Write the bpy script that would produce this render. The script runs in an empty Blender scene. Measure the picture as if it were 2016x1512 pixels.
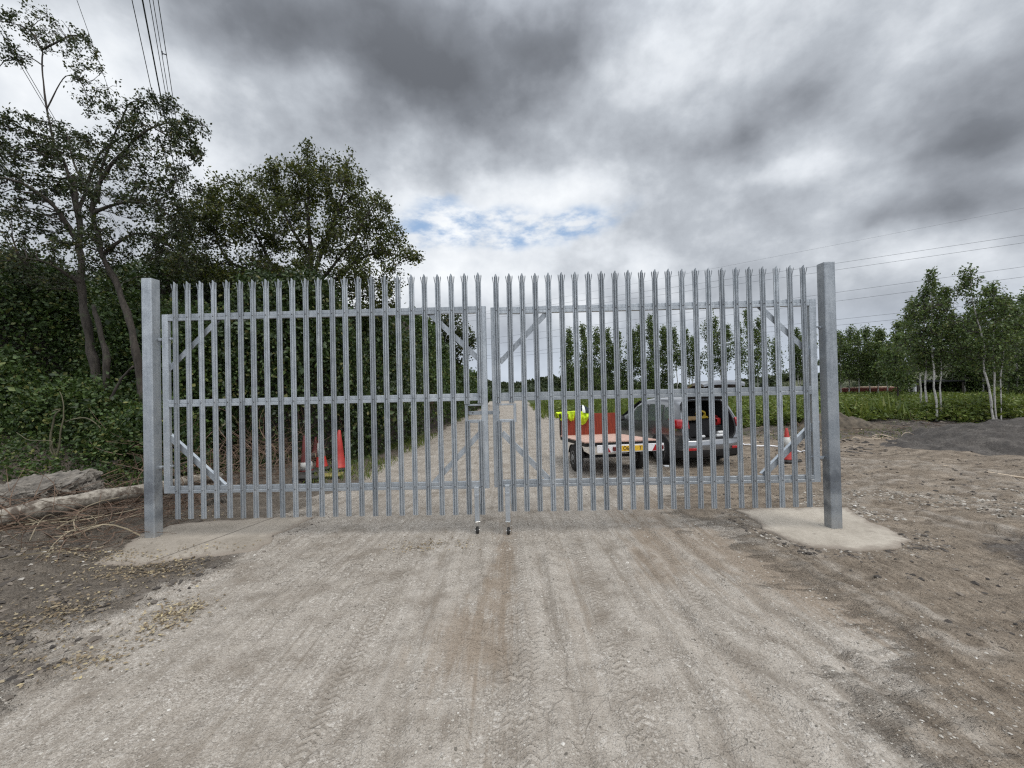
import bpy, math, random
import numpy as np
from mathutils import Matrix, Vector

R = math.radians
scene = bpy.context.scene
COL = scene.collection
rng = np.random.default_rng(7)
random.seed(7)

# ------------------------------------------------------------------ camera
CAM_H = 1.95
F = 800.0
cam_d = bpy.data.cameras.new('camera')
cam = bpy.data.objects.new('camera', cam_d)
COL.objects.link(cam)
scene.camera = cam
cam_d.sensor_width = 36.0
cam_d.lens = 36.0 * F / 2016.0
cam_d.clip_start = 0.05
cam_d.clip_end = 6000
cam.matrix_world = Matrix.Translation((0, 0, CAM_H)) @ Matrix.Rotation(R(90.57), 4, 'X') @ Matrix.Rotation(R(-1.27), 4, 'Z')
CM = np.array(cam.matrix_world.to_3x3())


def ray(px, py):
    return CM @ np.array([(px - 1008) / F, -(py - 756) / F, -1.0])


def P(px, py, Y):
    """world point seen at that place of the photograph, Y metres ahead"""
    d = ray(px, py)
    return np.array([0, 0, CAM_H]) + d * (Y / d[1])


def G(px, py, z=0.0):
    d = ray(px, py)
    t = (z - CAM_H) / d[2]
    return np.array([0, 0, CAM_H]) + d * t


# ------------------------------------------------------------------ numpy noise
def _h(ix, iy, s):
    n = (ix.astype(np.int64) * 374761393 + iy.astype(np.int64) * 668265263 + s * 1274126177) & 0xffffffff
    n = ((n ^ (n >> 13)) * 1274126177) & 0xffffffff
    return ((n ^ (n >> 16)) & 0xffff) / 65535.0


def vnoise(x, y, s=0):
    x = np.asarray(x, float); y = np.asarray(y, float)
    ix = np.floor(x); iy = np.floor(y)
    fx = x - ix; fy = y - iy
    fx = fx * fx * (3 - 2 * fx); fy = fy * fy * (3 - 2 * fy)
    a = _h(ix, iy, s); b = _h(ix + 1, iy, s); c = _h(ix, iy + 1, s); d = _h(ix + 1, iy + 1, s)
    return (a * (1 - fx) + b * fx) * (1 - fy) + (c * (1 - fx) + d * fx) * fy - 0.5


def fbm(x, y, s=0, o=4):
    t = 0; a = 1.0
    for k in range(o):
        t = t + a * vnoise(x, y, s + k * 17); x = x * 2.03; y = y * 2.03; a *= .5
    return t


def ss(a, b, x):
    t = np.clip((np.asarray(x, float) - a) / (b - a), 0, 1)
    return t * t * (3 - 2 * t)


# ------------------------------------------------------------------ mesh builder
class MB:
    def __init__(s):
        s.v = []; s.f = []; s.n = 0; s.m = []

    def add(s, V, faces, mi=0):
        V = np.asarray(V, float).reshape(-1, 3)
        if isinstance(faces, np.ndarray):
            s.f.append(faces + s.n); s.m.append(mi)
        else:
            by = {}
            for f in faces:
                by.setdefault(len(f), []).append(f)
            for k, fs in by.items():
                s.f.append(np.array(fs, dtype=np.int64) + s.n); s.m.append(mi)
        s.v.append(V); s.n += len(V)
        return s

    def box(s, c, d, rot=None, bev=0.0, mi=0):
        hx, hy, hz = d[0] / 2, d[1] / 2, d[2] / 2
        if bev <= 0:
            V = np.array([[x, y, z] for x in (-hx, hx) for y in (-hy, hy) for z in (-hz, hz)])
            Fc = [(0, 1, 3, 2), (4, 6, 7, 5), (0, 4, 5, 1), (2, 3, 7, 6), (0, 2, 6, 4), (1, 5, 7, 3)]
        else:
            b = bev
            V = []
            idx = {}
            for sx in (-1, 1):
                for sy in (-1, 1):
                    for sz in (-1, 1):
                        for ax in range(3):
                            p = [sx * (hx - b), sy * (hy - b), sz * (hz - b)]
                            p[ax] = (sx * hx, sy * hy, sz * hz)[ax]
                            idx[(sx, sy, sz, ax)] = len(V); V.append(p)
            V = np.array(V)
            Fc = []
            for ax in range(3):
                o = [a for a in range(3) if a != ax]
                for sg in (-1, 1):
                    q = []
                    for (a, b2) in ((-1, -1), (1, -1), (1, 1), (-1, 1)):
                        k = [0, 0, 0]; k[ax] = sg; k[o[0]] = a; k[o[1]] = b2
                        q.append(idx[(k[0], k[1], k[2], ax)])
                    Fc.append(tuple(q))
                for a in (-1, 1):
                    for b2 in (-1, 1):
                        k0 = [0, 0, 0]; k0[ax] = -1; k0[o[0]] = a; k0[o[1]] = b2
                        k1 = list(k0); k1[ax] = 1
                        Fc.append((idx[(*k0, o[0])], idx[(*k1, o[0])], idx[(*k1, o[1])], idx[(*k0, o[1])]))
            for sx in (-1, 1):
                for sy in (-1, 1):
                    for sz in (-1, 1):
                        Fc.append(tuple(idx[(sx, sy, sz, a)] for a in range(3)))
        if rot is not None:
            V = V @ np.array(rot).T
        return s.add(V + np.array(c), Fc, mi)

    def bar(s, a, b, w, d, up=(0, 0, 1), bev=0.0, mi=0):
        """box from a to b, w across, d along 'up'"""
        a = np.array(a, float); b = np.array(b, float)
        t = b - a; L = np.linalg.norm(t); t /= L
        n = np.array(up, float); n -= t * n.dot(t); n /= np.linalg.norm(n)
        w3 = np.cross(n, t)
        return s.box((a + b) / 2, (L, w, d), np.column_stack([t, w3, n]), bev, mi)

    def tube(s, pts, rad, n=6, cap=True, mi=0):
        pts = np.asarray(pts, float); K = len(pts)
        rad = np.broadcast_to(np.asarray(rad, float), (K,))
        T = np.gradient(pts, axis=0); T /= np.linalg.norm(T, axis=1)[:, None] + 1e-12
        ref = np.array([0.31, 0.22, 0.93]) if abs(T[:, 2]).mean() < .8 else np.array([.93, .31, .2])
        A = np.cross(T, ref); A /= np.linalg.norm(A, axis=1)[:, None] + 1e-12
        B = np.cross(T, A)
        ang = np.linspace(0, 2 * math.pi, n, endpoint=False)
        V = pts[:, None] + rad[:, None, None] * (np.cos(ang)[None, :, None] * A[:, None] + np.sin(ang)[None, :, None] * B[:, None])
        Fc = []
        for i in range(K - 1):
            for j in range(n):
                j2 = (j + 1) % n
                Fc.append((i * n + j, i * n + j2, (i + 1) * n + j2, (i + 1) * n + j))
        if cap:
            Fc.append(tuple(range(n))[::-1]); Fc.append(tuple((K - 1) * n + j for j in range(n)))
        return s.add(V.reshape(-1, 3), Fc, mi)

    def lathe(s, prof, n=24, M=None, mi=0):
        """prof: (r, z) from bottom to top"""
        ang = np.linspace(0, 2 * math.pi, n, endpoint=False)
        V = np.array([[r * math.cos(a), r * math.sin(a), z] for r, z in prof for a in ang])
        K = len(prof); Fc = []
        for i in range(K - 1):
            for j in range(n):
                j2 = (j + 1) % n
                Fc.append((i * n + j, i * n + j2, (i + 1) * n + j2, (i + 1) * n + j))
        Fc.append(tuple(range(n))[::-1]); Fc.append(tuple((K - 1) * n + j for j in range(n)))
        if M is not None:
            V = V @ np.array(M[0]).T + np.array(M[1])
        return s.add(V, Fc, mi)

    def grid(s, Pn, mi=0, closeu=False):
        """Pn: (a, b, 3)"""
        a, b = Pn.shape[:2]
        i, j = np.meshgrid(np.arange(a - 1), np.arange(b - 1), indexing='ij')
        q = np.stack([i * b + j, (i + 1) * b + j, (i + 1) * b + j + 1, i * b + j + 1], -1).reshape(-1, 4)
        return s.add(Pn.reshape(-1, 3), q.astype(np.int64), mi)

    def mesh(s, name, mats, smooth=False):
        me = bpy.data.meshes.new(name)
        V = np.concatenate(s.v).astype(np.float32)
        lt = np.concatenate([np.full(len(f), f.shape[1]) for f in s.f]).astype(np.int32)
        li = np.concatenate([f.ravel() for f in s.f]).astype(np.int32)
        me.vertices.add(len(V)); me.vertices.foreach_set('co', V.ravel())
        me.loops.add(len(li)); me.loops.foreach_set('vertex_index', li)
        me.polygons.add(len(lt))
        st = np.concatenate([[0], np.cumsum(lt)[:-1]]).astype(np.int32)
        me.polygons.foreach_set('loop_start', st)
        me.polygons.foreach_set('loop_total', lt)
        mi = np.concatenate([np.full(len(f), m) for f, m in zip(s.f, s.m)]).astype(np.int32)
        me.polygons.foreach_set('material_index', mi)
        me.polygons.foreach_set('use_smooth', np.full(len(lt), bool(smooth)))
        for m in (mats if isinstance(mats, (list, tuple)) else [mats]):
            me.materials.append(m)
        me.update(calc_edges=True)
        me.validate()
        return me

    def build(s, name, mats, parent=None, smooth=False):
        o = bpy.data.objects.new(name, s.mesh(name, mats, smooth))
        COL.objects.link(o)
        if parent is not None:
            o.parent = parent
        return o


def tag(o, label=None, cat=None, group=None, kind=None):
    for k, v in (('label', label), ('category', cat), ('group', group), ('kind', kind)):
        if v:
            o[k] = v
    return o


def thing(name, label, cat, loc=(0, 0, 0), rz=0.0, group=None):
    o = bpy.data.objects.new(name, None)
    COL.objects.link(o)
    o.location = loc; o.rotation_euler = (0, 0, rz)
    return tag(o, label, cat, group)


def copy_tree(o, parent=None):
    c = o.copy(); COL.objects.link(c)
    if parent is not None:
        c.parent = parent
    for ch in list(o.children):
        copy_tree(ch, c)
    return c


# ------------------------------------------------------------------ materials
class NT:
    """small node helper"""
    def __init__(s, tree):
        s.t = tree; s.N = tree.nodes; s.L = tree.links

    def node(s, typ, **kw):
        n = s.N.new(typ)
        for k, v in kw.items():
            setattr(n, k, v)
        return n

    def put(s, sock, v):
        if isinstance(v, bpy.types.NodeSocket):
            s.L.new(v, sock)
        else:
            sock.default_value = v

    def math(s, op, a, b=0.0, c=0.0, clamp=False):
        n = s.node('ShaderNodeMath', operation=op); n.use_clamp = clamp
        s.put(n.inputs[0], a); s.put(n.inputs[1], b); s.put(n.inputs[2], c)
        return n.outputs[0]

    def mix(s, f, a, b, blend='MIX'):
        n = s.node('ShaderNodeMix', data_type='RGBA', blend_type=blend)
        s.put(n.inputs[0], f)
        s.put(n.inputs[6], (*a, 1) if isinstance(a, tuple) and len(a) == 3 else a)
        s.put(n.inputs[7], (*b, 1) if isinstance(b, tuple) and len(b) == 3 else b)
        return n.outputs[2]

    def noise(s, vec, scale, detail=4, rough=.55, out=0, dist=0.0):
        n = s.node('ShaderNodeTexNoise')
        if vec is not None:
            s.L.new(vec, n.inputs['Vector'])
        n.inputs['Scale'].default_value = scale; n.inputs['Detail'].default_value = detail
        n.inputs['Roughness'].default_value = rough; n.inputs['Distortion'].default_value = dist
        return n.outputs[out]

    def voro(s, vec, scale, feature='F1', out='Distance', rand=1.0):
        n = s.node('ShaderNodeTexVoronoi', feature=feature)
        if vec is not None:
            s.L.new(vec, n.inputs['Vector'])
        n.inputs['Scale'].default_value = scale
        n.inputs['Randomness'].default_value = rand
        return n.outputs[out]

    def ramp(s, f, stops, interp='LINEAR'):
        n = s.node('ShaderNodeValToRGB')
        n.color_ramp.interpolation = interp
        el = n.color_ramp.elements
        while len(el) < len(stops):
            el.new(.5)
        for e, (p, c) in zip(el, stops):
            e.position = p
            e.color = (*c, 1) if isinstance(c, tuple) else (c, c, c, 1)
        s.put(n.inputs[0], f)
        return n.outputs[0]

    def rng(s, v, a, b, c=0.0, d=1.0, smooth=True):
        n = s.node('ShaderNodeMapRange')
        if smooth:
            n.interpolation_type = 'SMOOTHSTEP'
        s.put(n.inputs[0], v)
        for i, x in enumerate((a, b, c, d)):
            n.inputs[1 + i].default_value = x
        return n.outputs[0]

    def coord(s, which='Object', scale=None):
        o = s.node('ShaderNodeTexCoord').outputs[which]
        if scale is not None:
            m = s.node('ShaderNodeMapping')
            s.L.new(o, m.inputs[0]); m.inputs['Scale'].default_value = scale
            return m.outputs[0]
        return o

    def attr(s, name):
        return s.node('ShaderNodeAttribute', attribute_name=name).outputs['Fac']

    def bump(s, h, strength=.3, dist=.02, normal=None):
        n = s.node('ShaderNodeBump')
        s.put(n.inputs['Height'], h)
        n.inputs['Strength'].default_value = strength; n.inputs['Distance'].default_value = dist
        if normal is not None:
            s.L.new(normal, n.inputs['Normal'])
        return n.outputs[0]


def new_mat(name):
    m = bpy.data.materials.new(name); m.use_nodes = True
    t = NT(m.node_tree)
    b = m.node_tree.nodes['Principled BSDF']
    return m, t, b


def plain(name, col, rough=.6, metal=0.0, var=.15, scale=8.0, bump=0.0, bscale=60.0, coat=0.0):
    m, t, b = new_mat(name)
    c = t.coord()
    n = t.noise(c, scale, 5)
    lo = tuple(x * (1 - var) for x in col); hi = tuple(min(1, x * (1 + var)) for x in col)
    t.put(b.inputs['Base Color'], t.ramp(n, [(.3, lo), (.7, hi)]))
    t.put(b.inputs['Roughness'], t.rng(t.noise(c, scale * 3, 3), .3, .7, max(.03, rough - .08), min(1, rough + .08)))
    b.inputs['Metallic'].default_value = metal
    b.inputs['Coat Weight'].default_value = coat
    if bump:
        t.put(b.inputs['Normal'], t.bump(t.noise(c, bscale, 4), bump, .01))
    return m


def galv(name, base=.42, seed=0.0, stain=False):
    m, t, b = new_mat(name)
    info = t.node('ShaderNodeObjectInfo')
    add = t.node('ShaderNodeVectorMath', operation='ADD')
    t.L.new(t.coord(), add.inputs[0])
    rnd = t.node('ShaderNodeVectorMath', operation='SCALE')
    rnd.inputs[0].default_value = (7.3, 3.1, 9.7)
    t.L.new(info.outputs['Random'], rnd.inputs['Scale'])
    t.L.new(rnd.outputs[0], add.inputs[1])
    c = add.outputs[0]
    sp = t.voro(c, 75, out='Color')
    spv = t.node('ShaderNodeSeparateColor'); t.L.new(sp, spv.inputs[0])
    n1 = t.noise(c, 5, 6, .62); n2 = t.noise(c, 60, 4, .7)
    mp = t.node('ShaderNodeMapping'); t.L.new(c, mp.inputs[0]); mp.inputs['Scale'].default_value = (30, 30, 1.4)
    n3 = t.noise(mp.outputs[0], 1.0, 4, .6)
    v = t.math('ADD', t.math('MULTIPLY', n1, .9), t.math('MULTIPLY', n2, .45))
    v = t.math('ADD', v, t.math('MULTIPLY', spv.outputs[0], .16))
    v = t.math('ADD', v, t.math('MULTIPLY', n3, .55))
    v = t.math('MULTIPLY', v, .55)
    k = base
    col = t.ramp(v, [(.36, (k * .60, k * .67, k * .74)), (.52, (k * .93, k * 1.0, k * 1.06)), (.7, (k * 1.3, k * 1.36, k * 1.40))])
    if stain:
        z = t.node('ShaderNodeSeparateXYZ'); t.L.new(t.coord(), z.inputs[0])
        band = t.math('MULTIPLY', t.rng(z.outputs[2], .15, .3), t.rng(z.outputs[2], 1.15, .7))
        col = t.mix(t.math('MULTIPLY', band, t.rng(t.noise(t.coord(), 3.5, 5, .6), .36, .6, 0.0, .75)), col, (k * .34, k * .37, k * .42))
        dust = t.math('MULTIPLY', t.rng(z.outputs[2], .3, 0.0), t.noise(t.coord(), 14, 4))
        col = t.mix(t.math('MULTIPLY', dust, .6), col, (.30, .27, .23))
    tone = t.math('ADD', .84, t.math('MULTIPLY', info.outputs['Random'], .32))
    tv = t.node('ShaderNodeVectorMath', operation='SCALE'); t.L.new(col, tv.inputs[0]); t.L.new(tone, tv.inputs['Scale'])
    t.put(b.inputs['Base Color'], tv.outputs[0])
    b.inputs['Metallic'].default_value = .5
    t.put(b.inputs['Roughness'], t.rng(v, .35, .7, .62, .38))
    t.put(b.inputs['Normal'], t.bump(n2, .08, .004))
    return m


def leaf_mat(name, cols, trans=.25, rough=.5):
    """cols: dark, mid, light, odd (yellowing)"""
    m, t, b = new_mat(name)
    g = t.node('ShaderNodeNewGeometry')
    r = g.outputs['Random Per Island']
    st = [(0.0, cols[0]), (.45, cols[1]), (.85, cols[2]), (.97, cols[3])]
    col = t.ramp(r, st)
    n = t.noise(t.coord(), 1.1, 3)
    col = t.mix(t.rng(n, .38, .62), col, t.mix(.5, col, cols[0]))
    t.put(b.inputs['Base Color'], col)
    b.inputs['Roughness'].default_value = rough
    b.inputs['Specular IOR Level'].default_value = .35
    tr = t.node('ShaderNodeBsdfTranslucent')
    t.L.new(t.mix(.5, col, (cols[2][0] * 1.6, cols[2][1] * 1.6, cols[2][2])), tr.inputs[0])
    mx = t.node('ShaderNodeMixShader'); mx.inputs[0].default_value = trans
    t.L.new(b.outputs[0], mx.inputs[1]); t.L.new(tr.outputs[0], mx.inputs[2])
    out = [n_ for n_ in t.N if n_.type == 'OUTPUT_MATERIAL'][0]
    t.L.new(mx.outputs[0], out.inputs[0])
    return m


def bark_mat(name, c1, c2, scale=(14, 14, 3), c3=None, patch=.5):
    m, t, b = new_mat(name)
    c = t.coord('Object', scale)
    n = t.noise(c, 1.5, 6, .65)
    col = t.ramp(n, [(.32, c1), (.68, c2)])
    if c3:
        p = t.rng(t.noise(t.coord(), 5, 4, .6), patch, patch + .12)
        col = t.mix(p, col, c3)
    t.put(b.inputs['Base Color'], col)
    b.inputs['Roughness'].default_value = .9
    t.put(b.inputs['Normal'], t.bump(n, .6, .015))
    return m


M = {}
M['galv'] = galv('galvanised_steel', .34)
M['galv_post'] = galv('galvanised_post', .31, stain=True)
M['galv_bright'] = galv('galvanised_bright', .36)
M['galv_lit_edge'] = galv('galvanised_lit_edge', .62)  # paler steel copy: light falling on the brace flanges put into the colour
M['bolt'] = plain('bolt_steel', (.12, .12, .12), .5, .6)
M['black_rubber'] = plain('black_rubber', (.022, .021, .02), .8, 0, .3, 10)
M['zinc'] = plain('bright_zinc', (.6, .6, .58), .3, .8)
M['hedge_leaf'] = leaf_mat('hedge_leaf', [(0.016, 0.03, 0.009), (0.046, 0.08, 0.02), (0.095, 0.148, 0.04), (0.16, 0.16, 0.045)], .16)
M['ivy_leaf'] = leaf_mat('ivy_leaf', [(0.013, 0.024, 0.008), (0.036, 0.06, 0.017), (0.08, 0.12, 0.036), (0.14, 0.13, 0.045)], .12, .4)
M['tree_leaf'] = leaf_mat('tree_leaf', [(0.013, 0.021, 0.008), (0.032, 0.048, 0.014), (0.066, 0.085, 0.025), (0.12, 0.1, 0.028)], .18)
M['may_leaf'] = leaf_mat('thorn_leaf', [(0.019, 0.028, 0.006), (0.05, 0.066, 0.011), (0.095, 0.112, 0.018), (0.14, 0.125, 0.024)], .2)
M['birch_leaf'] = leaf_mat('birch_leaf', [(.034,.055,.016),(.080,.124,.034),(.14,.19,.055),(.19,.20,.06)], .22)
M['fern_leaf'] = leaf_mat('fern_leaf', [(.055,.080,.016),(.12,.165,.032),(.19,.235,.05),(.24,.23,.08)], .22)
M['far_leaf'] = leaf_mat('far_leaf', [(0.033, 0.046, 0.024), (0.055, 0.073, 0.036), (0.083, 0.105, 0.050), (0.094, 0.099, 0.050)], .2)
M['bark'] = bark_mat('grey_bark', (.022, .018, .014), (.075, .062, .050), c3=(.055, .06, .035), patch=.56)
M['twig'] = bark_mat('twig_bark', (.03, .024, .02), (.075, .06, .05))
M['birch_bark'] = bark_mat('birch_bark', (.30, .28, .25), (.55, .53, .49), (4, 4, 9), c3=(.05, .045, .04), patch=.54)
M['log_bark'] = bark_mat('pale_log_bark', (.12, .10, .078), (.40, .36, .30), (16, 16, 16), c3=(.085, .066, .05), patch=.50)
M['dark_log'] = bark_mat('dark_log_bark', (.05, .04, .034), (.13, .11, .09), (9, 9, 9), c3=(.05, .055, .03), patch=.58)
M['log_end'] = plain('cut_log_end', (.5, .38, .24), .85, 0, .2, 12)
M['root'] = plain('root_twig', (.13, .085, .058), .9, 0, .5, 3)
M['moss_twig'] = plain('mossy_twig', (.11, .10, .06), .9, 0, .4, 5)
M['pale_twig'] = plain('pale_twig', (.30, .25, .17), .9, 0, .35, 5)
M['dead_leaf'] = leaf_mat('dead_leaf', [(.12, .085, .05), (.26, .20, .125), (.40, .335, .225), (.52, .43, .24)], .1, .7)
M['stone'] = plain('stone_chip', (.36, .33, .29), .95, 0, .45, 40)
M['rubble'] = plain('concrete_rubble', (.15, .133, .112), .95, 0, .6, 9, 1.0, 38)
M['wire'] = plain('conductor', (.045, .048, .055), .6, .3)
M['cone_red'] = plain('cone_red', (.36, .026, .018), .5, 0, .18, 9)
M['cone_red_old'] = plain('cone_dusty_red', (.10, .016, .013), .6, 0, .3, 9)
M['cone_white'] = plain('cone_sleeve', (.45, .44, .41), .45, 0, .12, 14)
M['cone_base'] = plain('cone_rubber', (.035, .033, .03), .85, 0, .5, 12)
M['yellow_worn'] = plain('worn_yellow', (.20, .17, .05), .7, 0, .4, 14)
M['hivis'] = plain('hi_vis_yellow', (.50, .66, .015), .75, 0, .25, 7)
M['navy'] = plain('navy_cloth', (.012, .02, .028), .85)
M['reflective'] = plain('reflective_tape', (.72, .74, .70), .4, .1)
M['red_board'] = bark_mat('red_stained_board', (.15, .022, .012), (.30, .05, .022), (22, 22, 2.5))
M['deck'] = bark_mat('pinkish_plywood', (.36, .22, .17), (.56, .38, .31), (3, 16, 8))
M['steel_black'] = plain('black_chassis', (.018, .018, .018), .6, .3)
M['white_panel'] = plain('white_panel', (.78, .76, .76), .45, 0, .06)
M['red_lens'] = plain('red_lens', (.38, .008, .012), .2, 0, .1, coat=.5)
M['dark_red_lens'] = plain('dark_red_lens', (.11, .006, .008), .25, 0, .1, coat=.5)
M['plate'] = plain('plate_yellow', (.74, .46, .03), .45, 0, .08)
M['ink'] = plain('plate_ink', (.04, .012, .01), .6)
M['paint'] = None
M['cladding'] = plain('car_cladding', (.018, .018, .019), .6, 0, .2)
M['rim'] = plain('alloy_rim', (.42, .42, .43), .32, .8)
M['brown_card'] = plain('brown_board', (.30, .20, .10), .85, 0, .25)
M['yellow_tool'] = plain('yellow_plastic', (.55, .38, .03), .5)
M['red_tool'] = plain('red_plastic', (.42, .02, .02), .5)
M['white_paper'] = plain('white_paper', (.75, .75, .74), .7, 0, .05)
M['black_bag'] = plain('black_bag', (.006, .006, .007), .7)
M['dark_inside'] = plain('boot_lining', (.02, .02, .02), .9)
M['far_red'] = plain('rusty_red_paint', (.15, .035, .022), .7, 0, .35, 2)
M['far_grey'] = plain('grey_sheet', (.34, .34, .33), .6, 0, .2, 2)
M['far_dark'] = plain('dark_sheet', (.02, .02, .021), .8, 0, .3, 2)
M['pale_wood'] = plain('stripped_wood', (.52, .42, .31), .85, 0, .3, 10)


def car_paint():
    m, t, b = new_mat('grey_car_paint')
    n = t.noise(t.coord(), 3, 4)
    t.put(b.inputs['Base Color'], t.ramp(n, [(.3, (.25, .255, .265)), (.7, (.30, .305, .31))]))
    b.inputs['Metallic'].default_value = .85
    b.inputs['Roughness'].default_value = .25
    b.inputs['Coat Weight'].default_value = 1.0
    b.inputs['Coat Roughness'].default_value = .06
    return m


M['paint'] = car_paint()


def glass_mat():
    m, t, b = new_mat('car_glass')
    b.inputs['Base Color'].default_value = (.56, .64, .63, 1)
    t.put(b.inputs['Roughness'], t.rng(t.noise(t.coord(), 6, 2), .3, .7, .03, .07))
    b.inputs['Metallic'].default_value = .85
    b.inputs['Coat Weight'].default_value = 1.0
    return m


M['glass'] = glass_mat()
# ------------------------------------------------------------------ sky and sun
SUN = Vector((.40, -.27, .88)).normalized()
w = bpy.data.worlds.new('World'); scene.world = w; w.use_nodes = True
t = NT(w.node_tree)
bg = w.node_tree.nodes['Background']
sky = t.node('ShaderNodeTexSky', sky_type='NISHITA')
sky.sun_disc = False
sky.sun_elevation = math.asin(SUN.z); sky.sun_rotation = math.atan2(SUN.x, SUN.y)
d0 = t.coord('Generated')
sp = t.node('ShaderNodeSeparateXYZ'); t.L.new(d0, sp.inputs[0])
X, Y, Z = sp.outputs
wn = t.noise(d0, 2.6, 5, .55, out=1)
ws = t.node('ShaderNodeSeparateColor'); t.L.new(wn, ws.inputs[0])
az = t.math('ADD', t.math('ARCTAN2', X, Y), t.math('MULTIPLY', t.math('SUBTRACT', ws.outputs[0], .5), .30))
el = t.math('ADD', t.math('ARCSINE', Z), t.math('MULTIPLY', t.math('SUBTRACT', ws.outputs[1], .5), .26))
# cloud layer seen in perspective
zz = t.math('ADD', t.math('MAXIMUM', Z, 0.0), .16)
cv = t.node('ShaderNodeCombineXYZ')
t.L.new(t.math('DIVIDE', X, zz), cv.inputs[0]); t.L.new(t.math('DIVIDE', Y, zz), cv.inputs[1])
sq = t.node('ShaderNodeMapping'); t.L.new(d0, sq.inputs[0]); sq.inputs['Scale'].default_value = (1, 1, 1.35)
n1 = t.noise(sq.outputs[0], 2.9, 9, .52)
n2 = t.noise(sq.outputs[0], 6.0, 10, .56)
sq2 = t.node('ShaderNodeMapping'); t.L.new(d0, sq2.inputs[0]); sq2.inputs['Scale'].default_value = (1, 1, 1.6)
n4 = t.noise(sq2.outputs[0], 11.0, 9, .58)
n3 = t.noise(d0, 7.5, 8, .56, dist=.12)


def azel(px, py):
    d = ray(px, py); d = d / np.linalg.norm(d)
    return math.atan2(d[0], d[1]), math.asin(d[2])


def blob(px, py, rx, ry, amp):
    a, e = azel(px, py)
    a1, _ = azel(px + rx, py); _, e1 = azel(px, py - ry)
    u = t.math('DIVIDE', t.math('SUBTRACT', az, a), abs(a1 - a))
    v = t.math('DIVIDE', t.math('SUBTRACT', el, e), abs(e1 - e))
    q = t.math('ADD', t.math('MULTIPLY', u, u), t.math('MULTIPLY', v, v))
    return t.math('MULTIPLY', t.math('EXPONENT', t.math('MULTIPLY', q, -1.0)), amp)


acc = t.math('MULTIPLY', t.math('SUBTRACT', n1, .5), .46)
acc = t.math('ADD', acc, t.math('MULTIPLY', t.math('SUBTRACT', n2, .5), .54))
acc = t.math('ADD', acc, t.math('MULTIPLY', t.math('SUBTRACT', n4, .5), .26))
acc = t.math('ADD', acc, t.math('MULTIPLY', t.math('SUBTRACT', n3, .5), .42))
for bl in ((760, 70, 360, 150, -.48), (930, 190, 200, 90, -.26), (560, 40, 150, 120, -.16), (1090, 60, 120, 90, -.22),
           (1880, 290, 170, 85, -.38), (1480, 260, 170, 60, -.15), (1860, 425, 190, 45, -.28), (1400, 90, 330, 150, .12), (1800, 90, 250, 130, .10),
           (130, 150, 230, 190, .36), (420, 300, 180, 90, .14), (980, 400, 260, 70, .32), (1230, 110, 90, 110, .16),
           (760, 560, 260, 90, .26), (1150, 560, 260, 60, .20), (1540, 360, 130, 40, .22), (1010, 470, 200, 50, .18),
           (1800, 490, 240, 40, .12), (1240, 320, 140, 40, -.08)):
    acc = t.math('ADD', acc, blob(*bl))
b_ = t.math('ADD', acc, .585)
cloud = t.ramp(b_, [(0.0, (.150, .162, .184)), (.22, (.215, .233, .264)), (.42, (.340, .366, .408)), (.60, (.50, .537, .588)), (.80, (.77, .81, .86)), (1.0, (.97, 1.0, 1.03))])
blue = t.math('ADD', blob(900, 432, 130, 50, 1.0), blob(1090, 462, 190, 34, .95))
blue = t.math('ADD', blue, blob(860, 372, 40, 18, .5))
sq3 = t.node('ShaderNodeMapping'); t.L.new(d0, sq3.inputs[0]); sq3.inputs['Scale'].default_value = (1, 1, 2.4)
n5 = t.noise(sq3.outputs[0], 11.0, 8, .6)
bm = t.math('MULTIPLY', t.rng(n5, .38, .66), t.rng(blue, .22, .85))
nb = t.node('ShaderNodeVectorMath', operation='SCALE'); t.L.new(sky.outputs[0], nb.inputs[0]); nb.inputs['Scale'].default_value = .13
bluec = t.mix(.25, (.24, .43, .72), nb.outputs[0])
col = t.mix(t.math('MULTIPLY', bm, .85), cloud, bluec)
# thin pale blue-grey air near the horizon
hz = t.math('MULTIPLY', t.rng(Z, .20, .02), .62)
col = t.mix(hz, col, (.60, .68, .80))
# unseen overcast overhead and behind the viewer, brightened to light the ground
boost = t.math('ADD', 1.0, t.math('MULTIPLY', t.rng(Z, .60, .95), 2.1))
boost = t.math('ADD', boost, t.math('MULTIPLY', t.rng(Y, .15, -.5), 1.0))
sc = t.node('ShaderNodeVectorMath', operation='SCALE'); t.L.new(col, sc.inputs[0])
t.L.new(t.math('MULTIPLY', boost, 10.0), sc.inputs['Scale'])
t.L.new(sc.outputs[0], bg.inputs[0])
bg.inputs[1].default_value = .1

sd = bpy.data.lights.new('sun', 'SUN'); so = bpy.data.objects.new('sun', sd); COL.objects.link(so)
sd.energy = 1.5; sd.angle = R(35); sd.color = (1.0, .94, .85)
so.rotation_euler = SUN.to_track_quat('Z', 'Y').to_euler()
so.location = (0, 0, 60)

vs = scene.view_settings
vs.view_transform = 'Standard'; vs.look = 'None'; vs.gamma = 1.0; vs.exposure = 0.0
scene.display_settings.display_device = 'sRGB'
scene.cycles.max_bounces = 6; scene.cycles.diffuse_bounces = 3; scene.cycles.glossy_bounces = 3
scene.cycles.transmission_bounces = 4; scene.cycles.transparent_max_bounces = 6
scene.cycles.use_denoising = False
scene.cycles.pixel_filter_type = 'BLACKMAN_HARRIS'; scene.cycles.filter_width = 1.25

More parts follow.
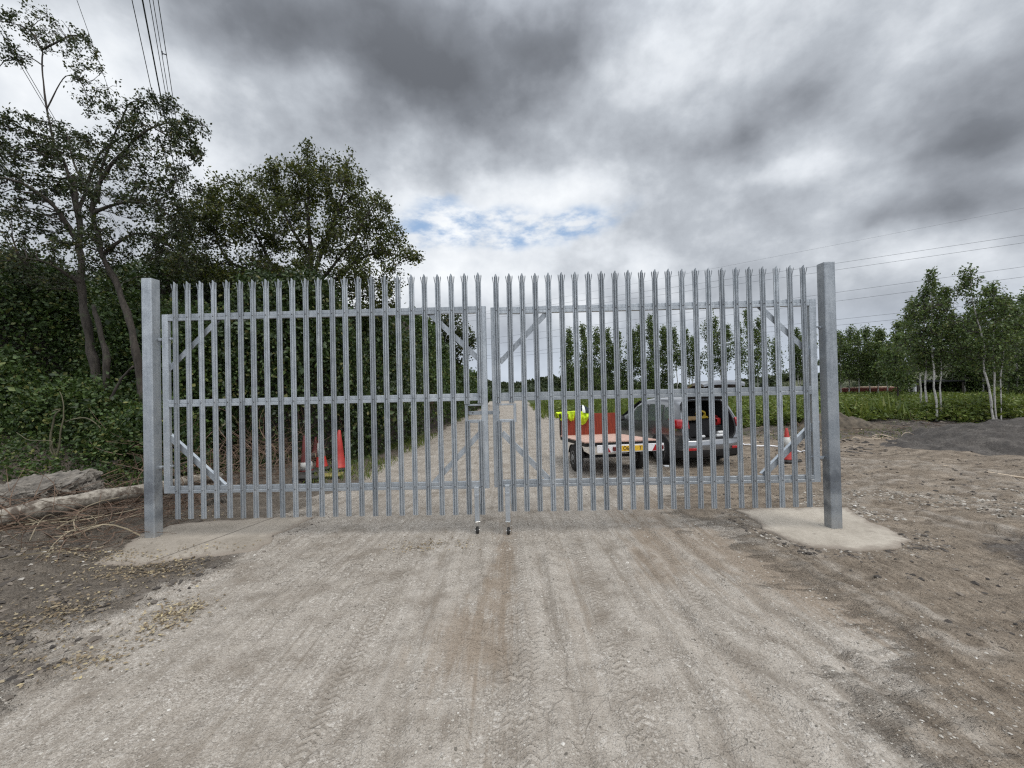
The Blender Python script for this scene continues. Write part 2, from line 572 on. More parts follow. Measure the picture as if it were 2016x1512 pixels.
# ------------------------------------------------------------------ ground
PAD_L = np.array([G(a, b)[:2] for a, b in ((182, 1110), (232, 1088), (280, 1052), (332, 1034), (430, 1026), (530, 1021), (622, 1016), (590, 1030), (548, 1052), (502, 1081), (430, 1093), (350, 1101), (270, 1113))])
PAD_R = np.array([G(a, b)[:2] for a, b in ((1452, 1006), (1530, 1000), (1668, 1000), (1712, 1030), (1765, 1050), (1806, 1066), (1762, 1076), (1692, 1084), (1640, 1079), (1590, 1075), (1545, 1061), (1508, 1045), (1480, 1026))])


def poly_dist(px, py, poly):
    """signed distance, negative inside"""
    px = np.asarray(px, float); py = np.asarray(py, float)
    d = np.full(px.shape, 1e9); ins = np.zeros(px.shape, bool)
    n = len(poly)
    for i in range(n):
        ax, ay = poly[i]; bx, by = poly[(i + 1) % n]
        ex, ey = bx - ax, by - ay
        tt = np.clip(((px - ax) * ex + (py - ay) * ey) / (ex * ex + ey * ey), 0, 1)
        d = np.minimum(d, np.hypot(px - ax - ex * tt, py - ay - ey * tt))
        c = ((ay > py) != (by > py)) & (px < (bx - ax) * (py - ay) / (by - ay + 1e-12) + ax)
        ins ^= c
    return np.where(ins, -d, d)


def track_x(kind, y):
    """lateral place of a tyre track at distance y"""
    y = np.asarray(y, float)
    if kind == 0:
        return -.16 + .004 * y
    if kind == 1:
        return 0.42 + .045 * (y - 2) + .02 * np.sin(y * .6)
    if kind == 2:
        return 1.55 - .20 * (y - 2.2) + .024 * (y - 2.2) ** 2
    if kind == 3:
        return 2.5 - .42 * (y - 2.2) + .05 * (y - 2.2) ** 2
    return -2.1 + .02 * y


RUTS = [[G(a, b) for a, b in q] for q in (
    [(1190, 1080), (1215, 1115), (1240, 1155), (1268, 1210)], [(1255, 1085), (1290, 1135), (1333, 1185), (1378, 1250), (1458, 1295), (1548, 1345), (1633, 1400), (1690, 1500)],
    [(1330, 1150), (1448, 1230), (1558, 1270), (1633, 1330), (1720, 1410), (1800, 1512)], [(1440, 1020), (1500, 1055), (1588, 1100), (1720, 1170), (1900, 1260)],
    [(1290, 1010), (1360, 1080), (1480, 1170), (1650, 1280), (1830, 1420)], [(1662, 985), (1740, 965), (1850, 975), (2016, 1015)], [(1662, 958), (1760, 940), (1880, 955), (2040, 990)],
    [(1662, 925), (1750, 912), (1880, 930), (2050, 965)], [(1662, 1000), (1800, 1010), (2016, 1060)], [(1500, 905), (1580, 912), (1700, 905), (1850, 915), (2030, 940)],
    [(1180, 1060), (1230, 1130), (1300, 1240), (1400, 1400), (1450, 1512)], [(880, 1090), (840, 1200), (800, 1330), (770, 1512)], [(1060, 1090), (1085, 1200), (1120, 1340), (1150, 1512)])]
RUTS = [np.array(q)[:, :2] for q in RUTS]


def rut_dist(x, y):
    d = np.full(np.shape(x), 9.0)
    for q in RUTS:
        for a, b2 in zip(q[:-1], q[1:]):
            e = b2 - a
            tt = np.clip(((x - a[0]) * e[0] + (y - a[1]) * e[1]) / (e @ e), 0, 1)
            d = np.minimum(d, np.hypot(x - a[0] - e[0] * tt, y - a[1] - e[1] * tt))
    return d


def height(x, y):
    x = np.asarray(x, float); y = np.asarray(y, float)
    road = ss(-3.6, -2.9, x) * ss(3.6, 2.2, x)
    z = fbm(x * .35, y * .35, 3, 3) * .05 * (1 - .75 * road)
    near = ss(30, 12, y)
    z = z + near * fbm(x * 2.2, y * 2.2, 11, 4) * (.012 + .05 * (1 - road) * ss(2.4, 4.2, np.abs(x)))
    z = z + near * fbm(x * 9, y * 9, 21, 3) * (.006 + .036 * (1 - road))
    # tyre ruts
    for k, dep, wd in ((0, .016, .16), (1, .012, .13), (2, .022, .12), (3, .020, .14), (4, .007, .2)):
        q = (x - track_x(k, y)) / wd
        fade = ss(9, 5, y) if k in (2, 3) else ss(26, 8, y)
        z = z - dep * np.exp(-q ** 4) * fade + .5 * dep * np.exp(-((np.abs(q) - 1.35) / .35) ** 2) * fade
    if x.size > 4000 or True:
        rd = rut_dist(x, y) + .03 * vnoise(x * 5, y * 5, 7)
        z = z - .015 * np.exp(-(rd / .045) ** 2) + .008 * np.exp(-((rd - .12) / .05) ** 2)
    # bank on the left
    z = z + 1.15 * ss(-5.9, -10.5, x) * ss(4.2, 9.0, y) * ss(60, 30, y)
    z = z + .30 * ss(-4.9, -6.6, x) * ss(7.5, 4.6, y) * (1 + .5 * fbm(x * 1.5, y * 1.5, 41, 3))
    z = z + .20 * ss(-3.7, -5.2, x) * ss(8, 10, y) * ss(70, 40, y)
    # churned soil on the right
    z = z + .16 * np.exp(-((x - 7.6) / 1.0) ** 2 - ((y - 4.3) / .9) ** 2)
    z = z + ss(5.2, 7.5, x) * ss(20, 14, y) * fbm(x * 1.1 + y * .3, y * 3.2, 51, 4) * .09
    z = z + .30 * ss(15.2, 16.4, y) * ss(19, 17, y) * ss(8, 11, x) * (.6 + fbm(x, y * 2, 61, 3))
    # flat under the concrete pads, the trailer and the car
    dl = np.minimum(poly_dist(x, y, PAD_L), poly_dist(x, y, PAD_R))
    f = ss(0.0, .45, dl)
    z = z * f - .012 * (1 - ss(-.05, .12, dl))
    fl = ss(0, 1.0, np.maximum(np.abs(x - 3.3) - 2.4, np.abs(y - 11.2) - 3.2))
    z = z * fl
    return z


def hz_(x, y):
    return float(height(np.array([x]), np.array([y]))[0])


def axis(lo, hi, step, far_lo, far_hi, g):
    a = list(np.arange(lo, hi, step))
    s = step; v = a[-1]
    while v < far_hi:
        s *= g; v += s; a.append(v)
    s = step; v = a[0]; pre = []
    while v > far_lo:
        s *= g; v -= s; pre.append(v)
    return np.array(pre[::-1] + a)


gx = axis(-6.8, 7.2, .032, -1500, 1500, 1.055)
gy = axis(1.5, 7.4, .030, -300, 2500, 1.032)
GX, GY = np.meshgrid(gx, gy, indexing='ij')
GZ = height(GX, GY)
mb = MB(); mb.grid(np.stack([GX, GY, GZ], -1))

# where each surface lies (real patches of the ground)
wob = fbm(GX * .9, GY * .9, 71, 4) * .9
wob2 = fbm(GX * 3.5, GY * 3.5, 81, 3) * .35
soil = np.maximum(ss(-2.9, -4.3, GX + wob * .85 + wob2 * 1.5) * ss(9, 7.5, GY), ss(-3.2, -3.6, GX + wob * .35 + wob2 * .4) * ss(7.0, 8.2, GY))
mud = ss(1.5, 3.2, GX + wob * 1.2 + wob2 - .12 * (GY - 2)) * ss(30, 20, GY)
dark = ss(4.6, 6.2, GX + wob * 1.6 + wob2) * ss(5.6, 4.4, GY + wob * .8)
dark = np.maximum(dark, ss(13.6, 14.8, GY + wob) * ss(7, 9.5, GX) * ss(20, 18, GY))
green = ss(16.5, 18.0, GY + wob) * ss(4.6, 6.5, GX + wob) + ss(26, 34, GY) * ss(1.2, 3.0, GX + wob * .5) + ss(-3.6, -4.4, GX) * ss(9, 12, GY) + ss(55, 70, GY)
brown = np.zeros_like(GX)
pat = .35 + .65 * ss(-.25, .35, fbm(GX * .9, GY * .55, 91, 3))
for k, wd, am in ((0, .17, .85), (1, .15, .4), (2, .11, .35), (3, .16, .45)):
    brown = np.maximum(brown, am * np.exp(-((GX - track_x(k, GY) + wob2 * .15) / wd) ** 2) * ss(8, 5, GY) * pat)
brown = np.maximum(brown, .8 * np.exp(-((GX + .42 + wob2 * .4) / .38) ** 2 - ((GY - 3.2) / .75) ** 2))
rd_ = rut_dist(GX, GY) + .05 * vnoise(GX * 5, GY * 5, 7)
rutm = np.exp(-(rd_ / .042) ** 2) * (.25 + .75 * ss(-.3, .4, fbm(GX * 1.1, GY * 1.1, 97, 3)))
press = np.exp(-((rd_ - .16) / .09) ** 2)
brown = np.maximum(brown, .9 * np.exp(-((GX - 2.7 + .42 * (GY - 4) + wob2) / .55) ** 2) * ss(7.5, 5, GY))
brown = np.maximum(brown, .85 * np.exp(-((GX - 1.75 - .28 * (GY - 5) + wob2 * .5) / .42) ** 2) * ss(3.4, 4.4, GY) * ss(8, 6.5, GY))
tread_ = np.zeros_like(GX)
for tx, sl in ((-.10, .004), (.06, .004), (.62, .03), (1.28, .10), (-1.15, -.02)):
    tread_ = np.maximum(tread_, np.exp(-((GX - tx - sl * GY) / .085) ** 4) * ss(7.5, 5, GY))
go = mb.build('ground', [], None, True)
tag(go, kind='structure')
for nm, arr in (('soil', soil), ('mud', mud), ('dark', dark), ('green', np.clip(green, 0, 1)), ('brown', np.clip(brown, 0, 1)), ('rut', rutm), ('press', press), ('tread', tread_)):
    at = go.data.attributes.new(nm, 'FLOAT', 'POINT')
    at.data.foreach_set('value', arr.astype(np.float32).ravel())

m, t, b = new_mat('gravel_track')
c = t.coord()
n_big = t.noise(c, .55, 6, .6); n_mid = t.noise(c, 4.5, 6, .62); n_fine = t.noise(c, 34, 5, .7)
agg = t.voro(c, 105, out='Color'); ags = t.node('ShaderNodeSeparateColor'); t.L.new(agg, ags.inputs[0])
agd = t.voro(c, 105)
ags2 = t.node('ShaderNodeSeparateColor'); t.L.new(t.voro(c, 58, out='Color'), ags2.inputs[0])
agg2 = t.voro(c, 46, out='Distance')
mp = t.node('ShaderNodeMapping'); t.L.new(c, mp.inputs[0]); mp.inputs['Scale'].default_value = (9.0, .55, 9.0)
streak = t.noise(mp.outputs[0], 1.6, 6, .62, dist=.4)
mp2 = t.node('ShaderNodeMapping'); t.L.new(c, mp2.inputs[0]); mp2.inputs['Scale'].default_value = (1.1, 4.6, 4)
mp2.inputs['Rotation'].default_value = (0, 0, R(-14))
streak2 = t.noise(mp2.outputs[0], 1.5, 7, .66, dist=.5)
# compacted pale stone
stone = t.ramp(t.math('ADD', t.math('MULTIPLY', ags.outputs[0], .55), t.math('MULTIPLY', n_fine, .45)), [(.12, (.185, .160, .133)), (.42, (.325, .287, .243)), (.72, (.445, .402, .348)), (.95, (.62, .575, .51))])
dust = t.ramp(n_mid, [(.3, (.262, .229, .191)), (.7, (.40, .358, .306))])
fm = t.rng(t.math('ADD', n_mid, t.math('MULTIPLY', n_big, .6)), .62, .98)
track = t.mix(t.math('MULTIPLY', fm, .75), stone, dust)
gap = t.rng(t.voro(c, 58), .30, .62)
light = t.rng(ags2.outputs[0], .80, .93)
mott = t.noise(c, 1.9, 6, .68)
track = t.mix(t.math('MULTIPLY', gap, t.rng(n_mid, .36, .60, .42, .06)), track, (.16, .138, .113))
track = t.mix(t.math('MULTIPLY', light, t.rng(mott, .40, .62, .05, .75)), track, (.56, .52, .465))
track = t.mix(t.rng(mott, .52, .70, 0, .5), track, (.43, .39, .34))
track = t.mix(t.rng(mott, .49, .33, 0, .7), track, (.19, .158, .125))
track = t.mix(t.rng(streak, .44, .68, 0, .5), track, (.21, .178, .142))
ck = t.voro(t.node('ShaderNodeVectorMath', operation='ADD').outputs[0], 1.0)
cw = t.node('ShaderNodeVectorMath', operation='ADD'); t.L.new(c, cw.inputs[0])
cwn = t.node('ShaderNodeVectorMath', operation='SCALE'); t.L.new(t.noise(c, 5, 4, .6, out=1), cwn.inputs[0]); cwn.inputs['Scale'].default_value = .25
t.L.new(cwn.outputs[0], cw.inputs[1])
crack = t.voro(cw.outputs[0], 3.2, 'DISTANCE_TO_EDGE')
crm = t.math('MULTIPLY', t.rng(crack, .016, .003), t.rng(n_big, .44, .56))
track = t.mix(t.math('MULTIPLY', crm, .5), track, (.085, .07, .055))
A = t.attr
br = t.rng(t.math('ADD', A('brown'), t.math('ADD', t.math('MULTIPLY', t.math('SUBTRACT', n_mid, .5), 1.1), t.math('MULTIPLY', t.math('SUBTRACT', streak, .5), 1.6))), .22, .85)
browncol = t.ramp(n_fine, [(.3, (.18, .137, .098)), (.7, (.30, .24, .182))])
col = t.mix(t.math('MULTIPLY', br, .8), track, browncol)
ysep = t.node('ShaderNodeSeparateXYZ'); t.L.new(c, ysep.inputs[0])
smix = t.node('ShaderNodeMix', data_type='FLOAT')
t.L.new(t.rng(t.math('ADD', ysep.outputs[1], t.math('MULTIPLY', ysep.outputs[0], .25)), 5.6, 7.4), smix.inputs[0]); t.L.new(t.math('ADD', t.math('MULTIPLY', streak, .6), t.math('MULTIPLY', n_mid, .4)), smix.inputs[2]); t.L.new(streak2, smix.inputs[3])
sm_ = smix.outputs[0]
mudcol = t.ramp(t.math('ADD', t.math('MULTIPLY', sm_, .7), t.math('MULTIPLY', n_fine, .3)), [(.34, (.072, .055, .040)), (.46, (.175, .140, .105)), (.58, (.275, .226, .174)), (.72, (.43, .37, .30))])
mk = t.rng(t.math('ADD', A('mud'), t.math('MULTIPLY', t.math('SUBTRACT', streak2, .5), 1.2)), .3, .75)
col = t.mix(mk, col, mudcol)
soilc = t.ramp(t.math('ADD', t.math('MULTIPLY', n_mid, .5), t.math('MULTIPLY', n_fine, .5)), [(.32, (.042, .034, .026)), (.5, (.105, .086, .067)), (.7, (.21, .178, .142))])
sk = t.rng(t.math('ADD', A('soil'), t.math('MULTIPLY', t.math('SUBTRACT', n_mid, .5), 1.5)), .22, .85)
col = t.mix(t.math('MULTIPLY', sk, .90), col, soilc)
darkc = t.ramp(t.math('ADD', t.math('MULTIPLY', streak2, .5), t.math('MULTIPLY', n_fine, .5)), [(.36, (.026, .022, .020)), (.5, (.075, .065, .058)), (.66, (.19, .168, .146))])
dk = t.rng(t.math('ADD', A('dark'), t.math('MULTIPLY', t.math('SUBTRACT', streak2, .5), 1.3)), .3, .7)
col = t.mix(t.math('MULTIPLY', dk, .9), col, darkc)
grc = t.ramp(n_mid, [(.3, (.03, .042, .014)), (.7, (.075, .095, .03))])
gk = t.rng(t.math('ADD', A('green'), t.math('MULTIPLY', t.math('SUBTRACT', n_mid, .5), .6)), .35, .65)
col = t.mix(gk, col, grc)
mp3 = t.node('ShaderNodeMapping'); t.L.new(c, mp3.inputs[0]); mp3.inputs['Scale'].default_value = (34, .5, 9.0)
fine = t.noise(mp3.outputs[0], 1.0, 4, .6)
lane = t.math('MULTIPLY', t.rng(t.noise(c, .8, 3), .45, .6), t.math('SUBTRACT', 1.0, sk))
col = t.mix(t.math('MULTIPLY', lane, t.rng(fine, .52, .68, 0, .38)), col, (.17, .14, .11))
col = t.mix(t.math('MULTIPLY', lane, t.rng(fine, .47, .34, 0, .30)), col, (.45, .41, .355))
wv = t.math('ADD', t.math('MULTIPLY', ysep.outputs[1], 112.0), t.math('MULTIPLY', t.math('ABSOLUTE', t.math('SUBTRACT', t.math('FRACT', t.math('MULTIPLY', ysep.outputs[0], 9.0)), .5)), 9.0))
tread = t.math('MULTIPLY', t.rng(t.math('SINE', t.math('ADD', wv, t.math('MULTIPLY', n_mid, 4.0))), .0, .8), t.math('MULTIPLY', A('tread'), t.rng(n_mid, .40, .58)))
col = t.mix(t.math('MULTIPLY', tread, .55), col, (.155, .128, .10))
rk = t.math('MULTIPLY', A('rut'), t.rng(n_mid, .35, .62, .15, .62))
col = t.mix(rk, col, (.14, .115, .09))
pk = t.math('MULTIPLY', A('press'), t.rng(n_mid, .38, .62, .05, .55))
col = t.mix(pk, col, (.42, .38, .33))
t.put(b.inputs['Base Color'], col)
b.inputs['Roughness'].default_value = .93
b.inputs['Specular IOR Level'].default_value = .25
hh = t.math('ADD', t.math('MULTIPLY', agd, -.55), t.math('MULTIPLY', n_fine, .9))
hh = t.math('ADD', hh, t.math('MULTIPLY', agg2, -.35))
hh = t.math('SUBTRACT', hh, t.math('ADD', t.math('MULTIPLY', crm, .6), t.math('MULTIPLY', gap, .5)))
nb1 = t.bump(hh, .62, .016)
nb2 = t.bump(t.math('MULTIPLY', t.math('ADD', streak2, n_mid), t.math('ADD', .35, t.math('ADD', mk, sk))), .8, .075, nb1)
t.put(b.inputs['Normal'], t.bump(t.math('MULTIPLY', tread, -1.0), .5, .012, nb2))
go.data.materials.append(m)

# concrete pads round the two posts
def pad(poly, mat, seed, zt, rag):
    """sheet with a ragged edge and a real rim"""
    pts = []
    n = len(poly)
    for i in range(n):
        a = poly[i]; b2 = poly[(i + 1) % n]
        k = max(2, int(np.hypot(*(b2 - a)) / .05))
        for j in range(k):
            pts.append(a + (b2 - a) * j / k)
    pts = np.array(pts)
    cen = poly.mean(0)
    dr = pts - cen; L = np.hypot(dr[:, 0], dr[:, 1])
    dr = dr / L[:, None]
    L = L + fbm(pts[:, 0] * 3, pts[:, 1] * 3, seed, 4) * rag + fbm(pts[:, 0] * 11, pts[:, 1] * 11, seed + 1, 3) * rag * .35
    rings = []
    for f_, z_ in ((0.0, zt), (.5, zt), (.8, zt), (.97, zt - .001), (1.0, zt - .009), (1.015, zt - .05)):
        q = cen + dr * (L * f_)[:, None]
        z = z_ + fbm(q[:, 0] * 1.2, q[:, 1] * 1.2, seed + 5, 3) * .006 * (f_ < 1)
        rings.append(np.column_stack([q, z]))
    g = np.stack(rings); g = np.concatenate([g, g[:, :1]], 1)
    mb = MB(); mb.grid(g[::-1])
    o = mb.build('pavement', mat, None, True)
    ev = np.repeat(np.array([0, .0, .28, .8, 1, 1.0])[::-1], g.shape[1])
    at = o.data.attributes.new('rim', 'FLOAT', 'POINT'); at.data.foreach_set('value', ev.astype(np.float32))
    return tag(o, kind='structure')


def concrete(name, c1, c2, joint=None):
    m, t, b = new_mat(name)
    c = t.coord()
    n1 = t.noise(c, 1.6, 7, .62); n2 = t.noise(c, 22, 5, .65)
    v = t.math('ADD', t.math('MULTIPLY', n1, .7), t.math('MULTIPLY', n2, .3))
    col = t.ramp(v, [(.36, c1), (.62, c2)])
    col = t.mix(t.rng(t.noise(c, 3.2, 6, .7), .56, .72, 0, .6), col, (.17, .142, .112))
    col = t.mix(t.rng(t.math('ADD', t.attr('rim'), t.math('MULTIPLY', t.math('SUBTRACT', t.noise(c, 7, 5, .7), .5), 1.5)), .35, .95, 0, .9), col, (.215, .18, .145))
    if joint is not None:
        s = t.node('ShaderNodeSeparateXYZ'); t.L.new(c, s.inputs[0])
        q = t.math('ABSOLUTE', t.math('ADD', t.math('SUBTRACT', s.outputs[0], joint), t.math('ADD', t.math('MULTIPLY', s.outputs[1], -.32), t.math('MULTIPLY', t.math('SUBTRACT', n2, .5), .05))))
        jm = t.rng(q, .022, .006)
        col = t.mix(t.math('MULTIPLY', jm, .75), col, (.075, .06, .048))
    t.put(b.inputs['Base Color'], col)
    b.inputs['Roughness'].default_value = .92
    t.put(b.inputs['Normal'], t.bump(v, .35, .012))
    return m


pad(PAD_L, concrete('old_concrete', (.215, .185, .148), (.345, .303, .25), joint=-5.8), 3, .012, .14)
pad(PAD_R, concrete('fresh_concrete', (.27, .235, .19), (.43, .385, .32)), 9, .014, .13)
# ------------------------------------------------------------------ gate
GLp = G(294, 1057); GRp = G(1649, 1037)          # post feet
gu = (GRp - GLp)[:2]; gu = gu / np.linalg.norm(gu)
gn = np.array([gu[1], -gu[0]])                    # towards the viewer
GLp = G(304, 1061)[:2] - gu * .073 - gn * .073    # centres, from the inner front corners
GRp = G(1638, 1043)[:2] + gu * .073 - gn * .073
gu = GRp - GLp; GW = np.linalg.norm(gu); gu = gu / GW
gn = np.array([gu[1], -gu[0]])
g0 = GLp
GA = math.atan2(gu[1], gu[0])


def gp(px, py, off=0.0):
    """(along, height) on the gate's plane"""
    d = ray(px, py)
    o2 = -(g0 + gn * off)
    tt = -(o2 @ gn) / (d[:2] @ gn)
    p = np.array([0, 0, CAM_H]) + d * tt
    return float((p[:2] - g0) @ gu), float(p[2])


def gw(u, n=0.0, z=0.0):
    q = g0 + gu * u + gn * n
    return (q[0], q[1], z)


# posts -------------------------------------------------------------
def make_post(label, u, h, side):
    s_ = .146
    r = thing('gate_post', label, 'gate post', gw(u), GA, 'posts of the palisade gate')
    mb = MB()
    rr = .016
    a = np.concatenate([np.linspace(k * 90, k * 90 + 90, 5) for k in range(4)]) * math.pi / 180
    cx = np.repeat([1, -1, -1, 1], 5) * (s_ / 2 - rr); cy = np.repeat([1, 1, -1, -1], 5) * (s_ / 2 - rr)
    ring = np.column_stack([cx + rr * np.cos(a), cy + rr * np.sin(a)])
    n = len(ring)
    V = np.concatenate([np.column_stack([ring, np.full(n, z)]) for z in (-.12, h - .004)] + [np.column_stack([ring * .985, np.full(n, h)])])
    fs = [(k * n + j, k * n + (j + 1) % n, (k + 1) * n + (j + 1) % n, (k + 1) * n + j) for k in range(2) for j in range(n)]
    fs.append(tuple(range(2 * n, 3 * n)))
    mb.add(V, fs)
    mb.build('shaft', M['galv_post'], r)
    mb = MB(); mb.box((0, 0, h + .003), (s_ * .96, s_ * .96, .008), bev=.003)
    mb.build('cap', M['galv_post'], r)
    return r


zTL = gp(292, 551)[1]; zTR = gp(1634, 519)[1]
post_l = make_post('square galvanised post beside the fallen birch log, stained dark near its foot', 0.0, zTL, 1)
post_r = make_post('square galvanised post standing on the fresh concrete pad by the churned mud', GW, zTR, -1)

# pale cross-section: W profile, (across, towards viewer)
PROF = [(-.0375, -.004), (-.0350, .006), (-.0235, .008), (-.0165, -.001), (-.0105, .012), (-.0050, .021), (.0050, .021), (.0105, .012), (.0165, -.001), (.0235, .008), (.0350, .006), (.0375, -.004)]
PTH = .003


def pale_strip(mb, prof, z0, z1, dz1=None):
    K = len(prof)
    fr = np.array([[u, -n_, 0] for u, n_ in prof])
    bk = np.array([[u * .96, -(n_ - PTH), 0] for u, n_ in prof])
    loop = np.concatenate([fr, bk[::-1]])
    lo = loop + [0, 0, z0]; hi = loop + [0, 0, z1]
    if dz1 is not None:
        hi[:, 2] += np.concatenate([dz1, dz1[::-1]])
    n = len(loop)
    fs = [(j, (j + 1) % n, n + (j + 1) % n, n + j) for j in range(n)]
    fs += [(j, j + 1, n - 2 - j, n - 1 - j) for j in range(K - 1)]
    fs += [(n + j, 2 * n - 1 - j, 2 * n - 2 - j, n + j + 1) for j in range(K - 1)]
    mb.add(np.concatenate([lo, hi]), fs)


def prong(mb, pts_lo, pts_tip):
    """flat pointed tongue: lo pair at foot, mid pair, tip ; thickness back"""
    P_ = np.array(pts_lo + pts_tip, float)
    n = len(P_)
    B = P_ + np.array([0, .004, 0])
    V = np.concatenate([P_, B])
    fs = [tuple(range(n)), tuple(range(2 * n - 1, n - 1, -1))] + [(j, n + j, n + (j + 1) % n, (j + 1) % n) for j in range(n)]
    mb.add(V, fs)


def pale_mesh(length, top=True, name='pale', bolts=()):
    """origin at the foot; y is away from the viewer"""
    mb = MB()
    for z in bolts:
        mb.lathe([(.0085, -.001), (.0085, .005), (.005, .009)], 8, (Matrix.Rotation(R(90), 3, 'X'), (0, -.021, z)), 1)
    if not top:
        pale_strip(mb, PROF, 0, length)
        return mb.mesh(name, [M['galv'], M['bolt']])
    zs = length - .125
    pale_strip(mb, PROF, 0, zs)
    mid = [p for p in PROF if abs(p[0]) <= .024]
    # centre tongue follows the rib, then a blunt spear
    pale_strip(mb, mid, zs, length - .045)
    pale_strip(mb, [(p[0] * 1.0, p[1]) for p in mid], length - .045, length, np.array([-.0005 - max(0, abs(p[0]) - .004) * 2.2 for p in mid]))
    for s in (-1, 1):
        # side tongues splay outward and toward the viewer
        a0, a1 = s * .0262, s * .0375
        q = [(a0, -.0065, zs - .002), (a1, -.001, zs - .002)]
        m1 = [(a1 + s * .013, -.012, zs + .072), (s * .0375 + s * .0085, -.016, zs + .096), (a0 + s * .011, -.016, zs + .080)]
        prong(mb, q, m1)
    return mb.mesh(name, [M['galv'], M['bolt']])


def brace(name, a, b, parent, w=.07, up_bright=False):
    """flat angle brace between two gate-plane points (u, z), leaf-local"""
    mb = MB()
    A = np.array([a[0], .028, a[1]]); B = np.array([b[0], .028, b[1]])
    mb.bar(A, B, w, .006, up=(0, -1, 0))
    tt = (B - A) / np.linalg.norm(B - A)
    nn = np.array([-tt[2], 0, tt[0]])
    if nn[2] < 0:
        nn = -nn
    mb.bar(A + nn * (w / 2 - .003) + np.array([0, .0285, 0]), B + nn * (w / 2 - .003) + np.array([0, .0285, 0]), .006, .05, up=(0, -1, 0), mi=1)  # upper flange coloured paler, as if lit from above
    return mb.build(name, [M['galv'], M['galv_lit_edge']], parent)


FD = .05    # frame depth


def rail_mb(u0, u1, z0, z1):
    mb = MB()
    h = z1 - z0
    zc = z0 + h * .46
    mb.box(((u0 + u1) / 2, FD / 2, (zc + z1) / 2), (u1 - u0, FD, z1 - zc), bev=.003)
    mb.box(((u0 + u1) / 2, FD / 2 - .004, (z0 + zc) / 2 - .001), (u1 - u0 - .002, FD + .006, zc - z0 - .002), bev=.004)
    return mb


